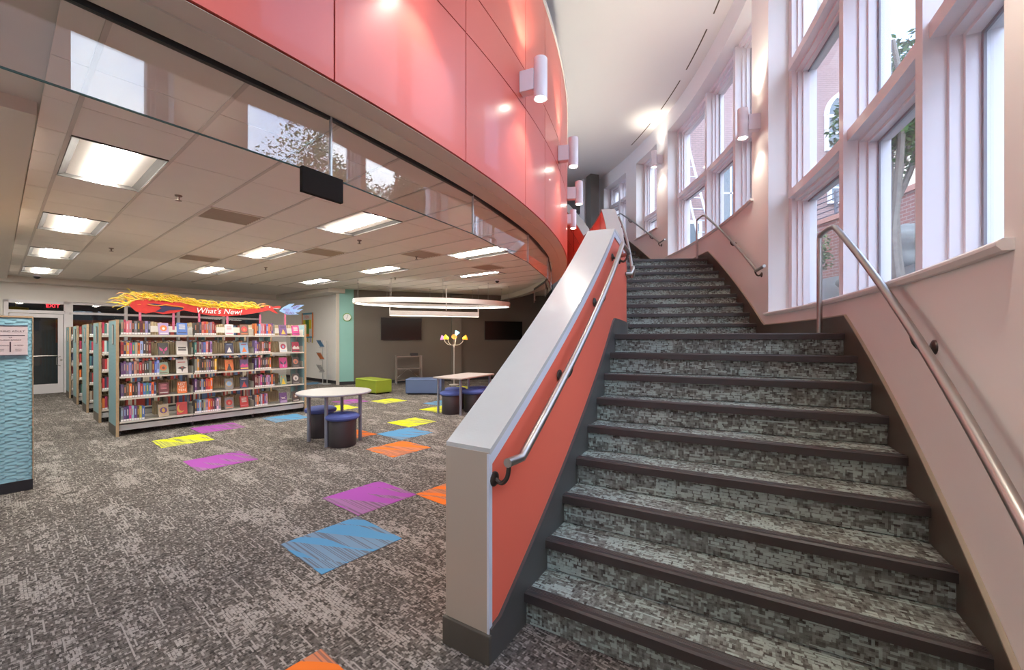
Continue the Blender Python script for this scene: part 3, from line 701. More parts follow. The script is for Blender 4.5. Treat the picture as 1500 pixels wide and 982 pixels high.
for s, t, l, r in ((.63, 15.5, 'black dome security camera on the ceiling by the far door', .07), (8.3, 7.2, 'black dome security camera near the coral curve', .06)):
    root = tag(empty('security_camera', st(s, t, ZC-.006)), l, 'camera', 'dome cameras'); q = MB(); q.lathe([(r, 0), (r, -.035)], n=18); q.build('housing', SCON, root)
    q = MB(); q.lathe([(r*.9, -.035), (r*.8, -.06), (r*.5, -.085), (.001, -.095)], n=18); q.build('dome', BLACK, root, smooth=True)

# ---- oval pendant with a linear bar
pc = Vector((-2.20, 12.05, 0)); pr_ = empty('pendant_light', (pc.x, pc.y, 2.5), math.radians(20)); tag(pr_, 'large white oval ring pendant with lit inner face on thin cables', 'pendant light')
ea, eb = 2.25, 1.12; n = 64; vs = []; fs = []
for k in range(n):
    a = 2*PI*k/n; c, s_ = math.cos(a), math.sin(a)
    for d_, z in ((0, -.065), (0, .065), (-.05, .065), (-.05, -.065)): vs.append(((ea+d_)*c, (eb+d_)*s_, z))
for k in range(n):
    for j in range(4): fs.append((4*k+j, 4*k+(j+1) % 4, 4*((k+1) % n)+(j+1) % 4, 4*((k+1) % n)+j))
MB().add(vs, fs).build('ring', mat('pendant_white', (.80, .77, .74), .4), pr_, smooth=True)
vs = []; fs = []
for k in range(n):
    a = 2*PI*k/n; c, s_ = math.cos(a), math.sin(a)
    for d_, z in ((-.052, -.055), (-.052, -.02), (-.056, -.02), (-.056, -.055)): vs.append(((ea+d_)*c, (eb+d_)*s_, z))
for k in range(n):
    for j in range(4): fs.append((4*k+j, 4*k+(j+1) % 4, 4*((k+1) % n)+(j+1) % 4, 4*((k+1) % n)+j))
MB().add(vs, fs).build('light_strip', emit('ring_glow', (1, .93, .83), RING), pr_)
for k in range(10):
    a = 2*PI*(k+.5)/10; x, y = (ea-.025)*math.cos(a), (eb-.025)*math.sin(a)
    q = MB(); q.tube([(x, y, .06), (x, y, ZC-2.5-.006)], .004, 5); q.lathe([(.02, 0), (.02, -.015)], (x, y, ZC-2.5-.006), 8); q.build('cable', mat('cable_grey', (.35, .32, .3), .5), pr_)
q = MB(); q.tube([(.3, 0, -.2), (.3, 0, ZC-2.5-.006)], .014, 8); q.build('stem', mat('pendant_white', (.8, .77, .74), .4), pr_)
lb = tag(empty('linear_pendant', (pc.x-.0, pc.y-.05, 2.12), math.radians(20)), 'straight white light bar slung below the oval ring', 'pendant light')
q = MB(); q.box(-1.28, 1.28, -.035, .035, .018, .15); q.build('housing', mat('pendant_white', (.8, .77, .74), .4), lb, bevel=.005)
q = MB(); q.box(-1.27, 1.27, -.03, .03, 0, .018); q.build('lens', emit('bar_glow', (1, .9, .75), 2.2), lb)
for x in (-1.27, 1.27):
    q = MB(); q.box(x-.012, x+.012, -.03, .03, .0, .33); q.build('end_bracket', mat('pendant_white', (.8, .77, .74), .4), lb)
    q = MB(); q.tube([(x, 0, .33), (x, 0, ZC-2.12-.006)], .004, 5); q.build('cable', mat('cable_grey', (.35, .32, .3), .5), lb)

# ================================================================ BOOKCASES
def end_panel(q, x): q.box(x-.015, x+.015, .012, .648, .0, 1.775)
SHZ = [1.552, 1.220, .911, .577, .222]
def bookcase(s, t, label, detail):
    root = tag(empty('bookcase', st(s, t, 0), ROT), label, 'bookcase', 'double-sided library bookcases')
    L = 2.84
    for x in (.018, L-.018):
        q = MB(); q.box(x-.016, x+.016, .014, .646, .16, 1.765); e1 = q.build('end_panel', BLUEE, root)
        q = MB(); q.box(x-.017, x+.017, 0, .014, 0, 1.778); q.box(x-.017, x+.017, .646, .66, 0, 1.778); q.box(x-.017, x+.017, .014, .646, 1.765, 1.778); q.build('edge_band', WOOD, e1)
        q = MB(); q.box(x-.017, x+.017, .014, .646, 0, .16); q.build('kick_plate', mat('kick_brown', (.10, .085, .07), .5), e1)
    q = MB(); q.box(-.008, -.001, .16, .27, 1.40, 1.71, 0); q.box(-.012, -.008, .175, .255, 1.415, 1.695, 1); q.build('sign_holder', [mat('holder_brown', (.14, .12, .10), .5), mat('sign_paper', (.55, .50, .46), .6)], root)
    secs = [.036, .036+.923, .036+2*.923, L-.036]
    for k in range(3):
        a, b = secs[k]+.006, secs[k+1]-.006
        for z in SHZ:
            q = MB(); q.box(a, b, .02, .31, z-.022, z-.004); q.box(a, b, .012, .02, z-.026, z); q.box(a, a+.003, .05, .31, z, z+.12); q.box(b-.003, b, .05, .31, z, z+.12); q.build('shelf', BEIGEM, root)
            q = MB(); q.box(a, b, .35, .64, z-.022, z-.004); q.box(a, b, .64, .648, z-.026, z); q.box(b-.003, b, .35, .6, z, z+.12); q.build('shelf', BEIGEM, root)
        q = MB(); q.box(a, b, .03, .045, .085, .17); q.box(a, b, .615, .63, .085, .17); q.build('base_rail', GREYM, root)
        q = MB(); q.box(a, b, .325, .335, 1.60, 1.70); q.build('top_rail', BEIGEM, root)
    for x in secs:
        xx = min(max(x, .05), L-.05); q = MB(); q.box(xx-.014, xx+.014, .315, .345, .08, 1.70); q.box(xx-.012, xx+.012, .03, .63, .10, .16); q.build('upright', GREYM, root)
        for y in (.09, .57):
            q = MB(); q.tube([(xx-.012, y, .03), (xx+.012, y, .03)], .03, 12); q.box(xx-.02, xx+.02, y-.03, y+.03, .05, .075); q.build('caster', BLACK, root)
    return root
CASET = [8.60, 10.28, 11.87, 13.50, 15.05]
bc_lab = ['blue-ended bookcase carrying the red dragon banner', 'blue-ended bookcase directly behind the dragon-topped one', 'middle blue-ended bookcase of the five', 'blue-ended bookcase second from the glazed wall', 'blue-ended bookcase closest to the glazed wall']
bookcase(1.135, CASET[0], bc_lab[0], True)
for k in range(1, 5): bookcase(1.135, CASET[k], bc_lab[k], False)

PAL = {'red': (.50, .03, .03), 'crimson': (.45, .02, .08), 'orange': (.72, .16, .02), 'mustard': (.60, .36, .04), 'yellow': (.75, .52, .02), 'pink': (.62, .20, .26), 'magenta': (.55, .03, .22),
       'purple': (.12, .05, .20), 'lilac': (.36, .26, .48), 'navy': (.025, .035, .10), 'blue': (.06, .16, .48), 'pale blue': (.28, .45, .68), 'teal': (.05, .20, .20), 'sage': (.24, .36, .25), 'black': (.018, .016, .018),
       'grey': (.20, .19, .19), 'brown': (.13, .06, .035), 'maroon': (.16, .015, .025), 'beige': (.45, .38, .28), 'white': (.65, .63, .60), 'charcoal': (.05, .045, .045), 'salmon': (.62, .22, .14)}
ABB = dict(r='red', c='crimson', o='orange', m='mustard', y='yellow', p='pink', M='magenta', P='purple', l='lilac', n='navy', b='blue', B='pale blue', t='teal', s='sage', k='black', g='grey', w='brown', R='maroon', e='beige', W='white', d='charcoal', a='salmon')
ROWS = [['gcppkgdRwln', 'rnmMteoBdwR', 'PPglnawrRddgRbB', 'Pdwokdlrbtbon', 'gPnMBPwmb'],
        ['dwnaroglrR', 'tRsPbpRl', 'gmdkwgPkwy', 'PdkBnrro', 'dbBkslorRnWl'],
        ['onBpprboaPg', 'lPRwawkkr', 'PkMwkdRwo', 'RRgMnkpldon', 'gowBrPl']]
BOOKM = {}
def book_mesh(w):
    if w in BOOKM: return BOOKM[w]
    q = MB(); q.box(-w/2, w/2, 0, .15, 0, 1, 0); me = q.build('book', BOOK)
    l = MB(); l.box(-w/2+.001, w/2-.001, -.0012, .02, .02, .15); lo = l.build('spine_label', LABELM)
    b = MB(); b.box(-w*.16, w*.16, -.0009, .0, .40, .82); bo = b.build('spine_title', BOOK)
    BOOKM[w] = (me.data, lo.data, bo.data)
    for o in (me, lo, bo): bpy.data.objects.remove(o)
    return BOOKM[w]
ORD = ['first', 'second', 'third', 'fourth', 'fifth', 'sixth', 'seventh', 'eighth', 'ninth', 'tenth', 'eleventh', 'twelfth', 'thirteenth', 'fourteenth', 'fifteenth', 'sixteenth']
SHN = ['top shelf', 'second shelf', 'third shelf', 'fourth shelf', 'bottom shelf']; BAYN = ['bay by its blue end', 'middle bay', 'bay by the round table']
def place_book(s, t, z, w, h, col, label, group, fine):
    me, ml, mt = book_mesh(w); o = bpy.data.objects.new('book', me); COL.objects.link(o)
    o.location = st(s, t, z); o.rotation_euler[2] = ROT+random.uniform(-.004, .004); o.scale = (1, 1, h)
    c = PAL[col]; o.color = tuple(x*random.uniform(.8, 1.25) for x in c)+(1,)
    tag(o, label, 'book', group)
    l = bpy.data.objects.new('spine_label', ml); COL.objects.link(l); l.parent = o
    if fine:
        b = bpy.data.objects.new('spine_title', mt); COL.objects.link(b); b.parent = o
        k = random.choice(['white', 'mustard', 'beige', 'pale blue', 'salmon', 'black', 'grey']); b.color = (*PAL[k], 1)
for k in range(3):
    for r in range(5):
        row = ROWS[k][r]; x = 1.135+.036+.923*k+.022; w = .030 if len(row) < 15 else .0285
        for i, ch in enumerate(row):
            ww = random.choice([w-.003, w, w+.003]); col = ABB[ch]
            place_book(x+ww/2, CASET[0]+.022, SHZ[r], round(ww, 4), random.uniform(.205, .232), col, '%s book, %s along, %s, %s of dragon-topped bookcase' % (col, ORD[i], SHN[r], BAYN[k]), 'books on the dragon-topped bookcase', True)
            x += ww+.0016
        # book end plate
for c in range(1, 5):
    for r in range(5):
        x = 1.135+.036+.012; n = [0, 7, 6, 5, 4][c]
        if r == 4 and c > 0: n = 2
        for i in range(n):
            ww = random.choice([.027, .030, .033]); col = random.choice(['navy', 'red', 'black', 'brown', 'white', 'teal', 'maroon', 'orange', 'charcoal', 'beige', 'black', 'crimson'])
            place_book(x+ww/2, CASET[c]+.022, SHZ[r], ww, random.uniform(.2, .235), col, '%s book, %s along the %s, %s bookcase back from the dragon-topped one' % (col, ORD[i], SHN[r], ORD[c-1]), 'books on the bookcases behind', False)
            x += ww+.001
# uncountable rows seen page-edge first on the far sides, and deeper rows
q = MB()
for c in range(5):
    for k in range(3):
        for r in range(5):
            x = 1.135+.05+.923*k; end = 1.135+.923*(k+1)-(.05 if random.random() < .6 else .3)
            if r == 4 and c == 0: x += random.uniform(.25, .5)
            while x < end:
                ww = random.uniform(.022, .036); h = random.uniform(.19, .225); q.box(x, x+ww-.003, CASET[c]+.40, CASET[c]+.56, SHZ[r], SHZ[r]+h, 0); x += ww+random.uniform(0, .003)
bs = q.build('shelved_books', PAGE, rz=ROT); tag(bs, 'rows of books with pale page edges shelved on the bookcases far sides', 'books', kind='stuff')
q = MB()
for c in range(1, 5):
    for k in range(3):
        for r in range(5):
            x = 1.135+.05+.923*k+(.32 if k == 0 else 0); end = 1.135+.923*(k+1)-.1
            while x < end:
                ww = random.uniform(.022, .036); h = random.uniform(.19, .225); q.box(x, x+ww-.002, CASET[c]+.03, CASET[c]+.18, SHZ[r], SHZ[r]+h, random.randrange(4)); x += ww
bs = q.build('shelved_books', [mat('spines_dark', (.05, .04, .05), .5), mat('spines_red', (.35, .05, .04), .5), mat('spines_blue', (.08, .14, .28), .5), mat('spines_pale', (.5, .45, .38), .5)], rz=ROT)
tag(bs, 'deep rows of mixed spines glimpsed through the dragon-topped bookcase', 'books', kind='stuff')

# face-out books: (main colour, second, third, design)
FO = [[[('lilac', 'orange', 'white', 'disc'), ('blue', 'white', 'navy', 'lines')], [('charcoal', 'magenta', 'magenta', 'wings'), ('white', 'charcoal', 'charcoal', 'title2')], [('sage', 'orange', 'brown', 'disc'), ('white', 'charcoal', 'red', 'smear')], [('maroon', 'pink', 'white', 'lines'), ('orange', 'white', 'black', 'LIST OF TEN')], [('beige', 'purple', 'mustard', 'eye'), ('red', 'mustard', 'yellow', 'moon')]],
      [[('white', 'pink', 'magenta', 'lines'), ('brown', 'red', 'orange', 'disc')], [('navy', 'white', 'pale blue', 'cone'), ('pale blue', 'orange', 'red', 'cone')], [('orange', 'black', 'yellow', 'figure'), ('purple', 'magenta', 'yellow', 'band')], [('grey', 'pale blue', 'mustard', 'ring'), ('navy', 'red', 'white', 'cone')], [('grey', 'red', 'salmon', 'disc'), ('red', 'white', 'pink', 'lines')]],
      [[('purple', 'mustard', 'black', 'cone'), ('magenta', 'white', 'navy', 'lines')], [('white', 'crimson', 'pale blue', 'disc'), ('crimson', 'white', 'black', 'band')], [('magenta', 'navy', 'pale blue', 'wings'), ('charcoal', 'salmon', 'grey', 'disc')], [('sage', 'yellow', 'orange', 'figure'), ('charcoal', 'white', 'grey', 'disc')], [('purple', 'lilac', 'white', 'cross'), ('charcoal', 'brown', 'white', 'disc')]]]
def shp(kind, W_, H_):
    """flat printed shapes -> list of (verts2d, colour slot)"""
    P = []
    ell = lambda cx, cy, a, b, n=18: [(cx+a*math.cos(2*PI*i/n), cy+b*math.sin(2*PI*i/n)) for i in range(n)]
    if kind == 'disc': P += [(ell(0, .56*H_, .36*W_, .26*H_), 1), (ell(0, .52*H_, .14*W_, .12*H_), 2), ([(-.38*W_, .08*H_), (.38*W_, .08*H_), (.38*W_, .15*H_), (-.38*W_, .15*H_)], 2)]
    elif kind == 'lines': P += [([(-.3*W_, y*H_), (.3*W_, y*H_), (.28*W_, (y+.055)*H_), (-.32*W_, (y+.055)*H_)], 1) for y in (.80, .69, .58, .47)]+[([(-.4*W_, .14*H_), (.4*W_, .14*H_), (.4*W_, .2*H_), (-.4*W_, .2*H_)], 2)]
    elif kind == 'wings': P += [([(-.40*W_, .7*H_), (-.05*W_, .45*H_), (-.1*W_, .3*H_), (-.36*W_, .42*H_)], 1), ([(.40*W_, .7*H_), (.36*W_, .42*H_), (.1*W_, .3*H_), (.05*W_, .45*H_)], 1), (ell(0, .2*H_, .05*W_, .1*H_), 2)]
    elif kind == 'title2': P += [([(-.35*W_, y*H_), (.35*W_, y*H_), (.35*W_, (y+.10)*H_), (-.35*W_, (y+.10)*H_)], 1) for y in (.46, .30)]
    elif kind == 'smear': P += [([(-.42*W_, .36*H_), (-.1*W_, .28*H_), (0, .08*H_), (.12*W_, .30*H_), (.42*W_, .38*H_), (.1*W_, .5*H_), (-.2*W_, .46*H_)], 1), (ell(0, .42*H_, .07*W_, .04*H_), 2), ([(-.36*W_, .76*H_), (.3*W_, .78*H_), (.3*W_, .84*H_), (-.36*W_, .82*H_)], 2)]
    elif kind == 'eye': P += [(ell(0, .5*H_, .38*W_, .24*H_), 1), (ell(0, .5*H_, .15*W_, .17*H_), 2)]+[([(.46*W_*math.cos(a), .5*H_+.4*H_*math.sin(a)), (.34*W_*math.cos(a+.12), .5*H_+.27*H_*math.sin(a+.12)), (.34*W_*math.cos(a-.12), .5*H_+.27*H_*math.sin(a-.12))], 2) for a in [2*PI*i/12 for i in range(12)]]
    elif kind == 'moon':
        o_ = [(-.12*W_+.38*W_*math.cos(a)*.9, .5*H_+.36*H_*math.sin(a)) for a in [PI*.62+PI*1.2*i/12 for i in range(13)]]
        i_ = [(.0*W_+.36*W_*math.cos(a)*.85, .58*H_+.30*H_*math.sin(a)) for a in [PI*1.75-PI*1.0*i/12 for i in range(13)]]
        P += [(o_+i_, 1)]
    elif kind == 'cone': P += [([(-.3*W_, .1*H_), (.3*W_, .1*H_), (0, .62*H_)], 1), ([(-.32*W_, .78*H_), (.32*W_, .78*H_), (.3*W_, .85*H_), (-.3*W_, .85*H_)], 2)]
    elif kind == 'figure': P += [(ell(0, .55*H_, .11*W_, .09*H_), 1), ([(-.3*W_, .05*H_), (.3*W_, .05*H_), (.1*W_, .48*H_), (-.1*W_, .48*H_)], 1), (ell(-.22*W_, .82*H_, .06*W_, .07*H_, 8), 2), (ell(.22*W_, .82*H_, .06*W_, .07*H_, 8), 2)]
    elif kind == 'band': P += [([(-.5*W_, .1*H_), (.5*W_, .1*H_), (.5*W_, .2*H_), (-.5*W_, .2*H_)], 2), ([(-.5*W_, .4*H_), (-.2*W_, .62*H_), (.1*W_, .45*H_), (.3*W_, .6*H_), (.5*W_, .42*H_), (.5*W_, .28*H_), (-.5*W_, .28*H_)], 1)]
    elif kind == 'ring': P += [(ell(0, .52*H_, .40*W_, .28*H_), 2), (ell(0, .52*H_, .33*W_, .22*H_), 1)]
    elif kind == 'cross': P += [([(-.4*W_, .6*H_), (0, .5*H_), (.4*W_, .6*H_), (.1*W_, .45*H_), (.4*W_, .32*H_), (0, .42*H_), (-.4*W_, .32*H_), (-.1*W_, .45*H_)], 2), ([(-.5*W_, .02*H_), (.5*W_, .02*H_), (.4*W_, .25*H_), (-.4*W_, .25*H_)], 1)]
    return P
for k in range(3):
    for r in range(5):
        for j in range(2):
            c0, c1, c2, kind = FO[k][r][j]; W_, H_ = random.choice([(.135, .20), (.14, .205), (.13, .195)])
            if k == 0 and r in (1, 2) and j == 1: W_, H_ = .155, .23
            s = 1.135+.036+.923*k+(.545 if j == 0 else .785); 
            q = MB(); q.box(-W_/2, W_/2, 0, .022, 0, H_); o = q.build('book', BOOK, loc=st(s, CASET[0]+.06, SHZ[r]+.004), rz=ROT)
            o.rotation_euler = (-.22, random.uniform(-.03, .03), ROT+random.uniform(-.05, .12)); o.color = (*PAL[c0], 1)
            tag(o, '%s cover shown face-out, %s one, %s, %s of dragon-topped bookcase' % (c0, ORD[j], SHN[r], BAYN[k]), 'book', 'face-out books on the dragon-topped bookcase')
            if kind == 'LIST OF TEN':
                tm = mat('cover_lettering', (.85, .80, .72), .5)
                for n_, wd in enumerate(('LIST', 'OF', 'TEN')): text(wd, .056, tm, o, (-.005, -.001, H_*(.80-.27*n_)), (PI/2, 0, 0), name='title_lettering', ext=.0004)
            else:
                for n_, (pl, sl) in enumerate(shp(kind, W_, H_)):
                    yy = -.0007-.0004*n_; q = MB(); m = len(pl); q.add([(x, yy, z) for x, z in pl]+[(x, .0, z) for x, z in pl], [tuple(range(m)), tuple(range(2*m-1, m-1, -1))]+[(i, m+i, m+(i+1) % m, (i+1) % m) for i in range(m)])
                    b = q.build('cover_print', BOOK, o); b.color = (*PAL[c1 if sl == 1 else c2], 1)
# ---- dragon banner
dr = tag(empty('dragon_banner', st(1.135, CASET[0]+.33, 1.70), ROT), 'long red paper dragon with straw-yellow mane lettered along its side above the bookcase', 'banner')
DRED = mat('dragon_red_felt', (.52, .035, .03), .8, var=.25, sc=14, bump=.4, bsc=60)
z0 = -1.70
top = [(.20, 2.02), (.24, 2.10), (.4, 2.13), (.7, 2.125), (.95, 2.10), (1.2, 2.05), (1.5, 2.04), (1.8, 2.06), (2.0, 2.07), (2.15, 2.09), (2.2, 2.13), (2.28, 2.145), (2.33, 2.12), (2.42, 2.145), (2.48, 2.14), (2.46, 2.10), (2.33, 2.09)]
bot = [(2.40, 2.02), (2.43, 1.99), (2.38, 2.0), (2.27, 2.05), (2.15, 2.02), (1.95, 1.97), (1.75, 1.93), (1.5, 1.90), (1.25, 1.91), (1.05, 1.95), (.9, 1.98), (.78, 1.93), (.62, 1.90), (.5, 1.93), (.4, 1.90), (.28, 1.93)]
pl = [(x, z+z0) for x, z in top+bot]; n = len(pl)
q = MB(); q.add([(x, -.008+.0, z) for x, z in pl]+[(x, .008, z) for x, z in pl], [tuple(range(n)), tuple(range(2*n-1, n-1, -1))]+[(i, n+i, n+(i+1) % n, (i+1) % n) for i in range(n)]); q.build('body', DRED, dr)
pl = [(.42, 2.06), (.5, 2.075), (.62, 2.05), (.74, 2.03), (.9, 2.03), (.88, 1.99), (.7, 1.97), (.62, 1.93), (.52, 1.94), (.60, 2.0), (.55, 2.04), (.42, 2.045)]
n = len(pl); q = MB(); q.add([(x, -.011, z+z0) for x, z in pl]+[(x, -.008, z+z0) for x, z in pl], [tuple(range(n)), tuple(range(2*n-1, n-1, -1))]+[(i, n+i, n+(i+1) % n, (i+1) % n) for i in range(n)]); q.build('wing_patch', mat('patch_navy', (.03, .03, .08), .7), dr)
q = MB(); q.tube([(.42, -.014, 2.05+z0), (.55, -.014, 2.035+z0), (.66, -.014, 2.06+z0), (.9, -.014, 2.03+z0)], .006, 6); q.build('wing_outline', mat('outline_orange', (.8, .35, .03), .7), dr)
q = MB(); q.lathe([(.012, 0), (.012, .004)], (2.27, -.012, 2.115+z0), 10, M=Matrix.Rotation(PI/2, 4, 'X')); q.build('eye', LABELM, dr)
for k in range(5):
    x = 2.34+.022*k; q = MB(); q.add([(x, -.010, 2.10+z0), (x+.016, -.010, 2.10+z0), (x+.008, -.010, 2.082+z0), (x+.008, -.006, 2.09+z0)], [(0, 1, 2), (0, 3, 1), (1, 3, 2), (2, 3, 0)]); q.build('tooth', LABELM, dr)
q = MB()
for i in range(290):
    x = random.uniform(.12, 2.1); zt = interp(x, [(a, b) for a, b in top[:10]])+random.uniform(-.022, .02); y = random.uniform(-.012, .02)
    L = random.uniform(.09, .24); up_ = random.uniform(.02, .12); d = -1 if random.random() < .7 else 1
    w_ = random.uniform(.004, .0085); P = [(x, y, zt+z0), (x+d*L*.4, y-.01, zt+up_*.8+z0), (x+d*L*.75, y-.015, zt+up_+z0), (x+d*L, y-.01, zt+up_*random.uniform(.5, 1.4)+z0)]
    q.tube(P, [w_, w_, w_*.8, .0015], 4, m=0 if random.random() < .8 else 1)
for P in ([(.3, -.01, 2.12), (.1, -.01, 2.15), (-.02, 0, 2.12)], [(.26, -.01, 2.1), (.12, 0, 2.05), (.0, 0, 1.98)], [(.24, -.01, 2.1), (.16, 0, 2.02), (.06, 0, 1.95)], [(.5, 0, 2.13), (.35, 0, 2.23), (.22, 0, 2.24)], [(.9, 0, 2.1), (.8, 0, 2.22), (.72, 0, 2.25)]):
    q.tube([(a, b, c+z0) for a, b, c in P], [.007, .006, .002], 5)
mn = q.build('mane', [PINKIE, mat('straw_orange', (.85, .40, .12), .6)], dr); stuff(mn)
text("What's New!", .132, mat('lettering_white', (.85, .84, .80), .6), dr, (1.42, -.016, 1.985+z0), (PI/2, 0, 0), shear=.25, ext=.002)
for x in (.33, .76, 1.12, 1.55, 2.10):
    q = MB(); q.box(x-.016, x+.016, -.006, .006, -.06, .26); q.build('strap', mat('strap_patterned', (.50, .12, .20), .7, var=.6, sc=60), dr)
fl = tag(empty('flame_cutout', st(1.135+2.45, CASET[0]+.33, 1.70), ROT), 'pale blue paper flame lettered Read beside the dragon head', 'banner')
pl = [(.0, 2.05), (.08, 2.13), (.2, 2.20), (.30, 2.215), (.22, 2.13), (.36, 2.19), (.50, 2.20), (.40, 2.13), (.34, 2.09), (.47, 2.11), (.38, 2.04), (.30, 2.03), (.40, 1.99), (.24, 1.98), (.14, 1.98)]
n = len(pl); q = MB(); q.add([(x, -.006, z+z0) for x, z in pl]+[(x, .006, z+z0) for x, z in pl], [tuple(range(n)), tuple(range(2*n-1, n-1, -1))]+[(i, n+i, n+(i+1) % n, (i+1) % n) for i in range(n)]); q.build('flame', mat('flame_blue', (.25, .42, .72), .7), fl)
for b, x, z, s_, r in (('READ', .33, 2.145, .06, -.5), ('READ', .20, 2.015, .07, 0.), ('READ', .14, 2.08, .05, 0)):
    text(b, s_, mat('ink_purple', (.20, .05, .28), .6), fl, (x, -.009, z+z0), (PI/2, r, 0), ext=.0008)
q = MB(); q.box(.10, .13, -.005, .005, -.06, .28); q.build('strap', mat('strap_patterned', (.5, .12, .2), .7), fl)

# ================================================================ BLUE DISPLAY UNIT (left)
bu = tag(empty('display_unit', st(.229, 6.30, 0), ROT), 'tall pale blue shelving end with rippled panel and young adult sign', 'shelving unit')
WD = 1.10
q = MB(); q.box(-WD, 0, .012, 2.4, .10, 1.70); q.build('body', mat('unit_side_blue', (.22, .42, .50), .5), bu)
q = MB(); q.box(-WD, .001, -.006, 2.4, 0, .103); q.build('plinth', mat('plinth_black', (.02, .021, .028), .4), bu)
q = MB(); q.box(-WD-.004, .004, -.004, 2.404, 1.70, 1.716); q.box(-.003, .004, -.006, .014, .10, 1.70); q.build('edge_band', WOOD, bu)
q = MB(); cw, rh = .075, .0335; x = -WD; j = 0
cols_x = []
x = -.028
cols_x.append((-.028, 0.))
while x > -WD: cols_x.append((x-cw, x)); x -= cw
for ci, (x0, x1) in enumerate(cols_x):
    z = .104-(ci % 2)*rh*.5; r = 0
    while z < 1.70:
        a, b = max(z, .104), min(z+rh, 1.70)
        if b-a > .004:
            # wedge: proud at its lower edge, leaning one way then the other
            w0, w1 = ((.001, .0075) if (r+ci) % 2 else (.0075, .003))
            q.add([(x0, .012, a), (x1, .012, a), (x1, .012, b), (x0, .012, b), (x0, .012-w0-.003, a), (x1, .012-w1-.003, a), (x1, .012-w1*.3, b), (x0, .012-w0*.3, b)],
                  [(0, 1, 5, 4), (4, 5, 6, 7), (7, 6, 2, 3), (0, 4, 7, 3), (1, 2, 6, 5)])
        z += rh; r += 1
rp = q.build('ripple_relief', BLUEP, bu); stuff(rp)
sg = tag(empty('wall_sign', st(.229-.143, 6.30-.010, 1.476), ROT), 'pale pink Young Adult directory sign fixed to the blue display unit', 'sign')
q = MB(); q.box(-.109, .109, -.008, 0, -.138, .138, 0); q.build('plate', mat('sign_pink_white', (.62, .54, .56), .4), sg)
for z_ in (.138, -.148): q = MB(); q.box(-.109, .109, -.012, 0, z_, z_+.010); q.build('rail', mat('sign_rail_slate', (.09, .11, .15), .4), sg)
INK = mat('sign_ink', (.06, .04, .06), .5)
q = MB(); q.box(-.095, .092, -.0095, -.008, .0465, .053); q.build('rule', INK, sg)
q = MB(); q.box(-.0045, .0045, -.0095, -.008, -.111, -.012); q.build('rule', INK, sg)
for b, x, z, s_ in (('YOUNG ADULT', .0, .088, .0255), ('YA', .0, .029, .020), ('AUDIO BOOKS', .0, .004, .0195), ('YA MAGAZINES', -.052, -.048, .0125), ('YA SERIES', .051, -.048, .0145), ('LARGE', -.052, -.086, .010), ('PRINT', -.052, -.100, .010), ('GRAPHIC', .051, -.086, .010), ('NOVELS', .051, -.100, .010)):
    text(b, s_, INK, sg, (x, -.0088, z), (PI/2, 0, 0), ext=.0003)

# ================================================================ FURNITURE
LEGG = mat('leg_grey_blue', (.23, .26, .33), .35, .3); TOPG = mat('laminate_top_grey', (.34, .33, .32), .4, var=.05, sc=20); RIM = mat('table_rim', (.30, .31, .38), .4)
rt = tag(empty('round_table', (-2.59, 6.08, 0), ROT), 'round grey laminate table on four slim legs', 'table')
q = MB(); q.lathe([(.50, .700), (.507, .706), (.507, .722), (.50, .728)], n=56); q.build('tabletop', [TOPG], rt, smooth=True)
q = MB(); q.lathe([(.508, .703), (.510, .706), (.510, .720), (.508, .723), (.503, .723), (.503, .703)], n=56); q.build('rim', RIM, rt, smooth=True)
for sx in (-1, 1):
    for sy in (-1, 1):
        q = MB(); q.tube([(sx*.255, sy*.255, 0), (sx*.255, sy*.255, .70)], .024, 16); q.build('leg', LEGG, rt, smooth=True)
BLUES = mat('stool_blue_fabric', (.075, .11, .36), .8, var=.08, sc=40, bump=.3, bsc=400); BARR = mat('stool_charcoal_shell', (.045, .038, .042), .5)
def stool(x, y, label, first=None):
    if first is None:
        root = empty('stool', (x, y, 0))
        q = MB(); q.lathe([(.175, .0), (.185, .015), (.185, .36), (.175, .375)], n=36); q.build('barrel', BARR, root, smooth=True)
        q = MB(); q.lathe([(.19, .365), (.218, .378), (.228, .400), (.222, .425), (.19, .442), (.10, .452), (.001, .455)], n=36); q.build('seat_pad', BLUES, root, smooth=True)
        q = MB(); q.lathe([(.187, .362), (.191, .366), (.187, .370)], n=36); q.build('seam_band', BLACKM, root)
    else: root = copy(first); root.location = (x, y, 0)
    return tag(root, label, 'stool', 'blue-topped barrel stools')
s1 = stool(-2.375, 5.83, 'blue-topped charcoal barrel stool in front under the round table')
stool(-2.93, 6.38, 'blue-topped charcoal barrel stool tucked behind a round-table leg', s1)
stool(-1.21, 8.30, 'blue-topped barrel stool nearest end of the rectangular table', s1)
stool(-.80, 8.52, 'blue-topped barrel stool half hidden by the stair balustrade', s1)
stool(-1.20, 8.86, 'blue-topped barrel stool on the far side of the rectangular table', s1)
stool(-.72, 9.05, 'blue-topped barrel stool farthest along the rectangular table', s1)
tt = tag(empty('rectangular_table', (-.98, 8.66, 0), math.radians(62)), 'rectangular laminate table on four metal legs by the balustrade', 'table')
q = MB(); q.box(-.62, .62, -.34, .34, .70, .728); q.build('tabletop', [mat('laminate_warm', (.46, .40, .38), .4, var=.08, sc=15)], tt, bevel=.006)
for sx in (-1, 1):
    for sy in (-1, 1):
        q = MB(); q.tube([(sx*.54, sy*.27, 0), (sx*.54, sy*.27, .70)], .024, 14); q.build('leg', LEGG, tt, smooth=True)
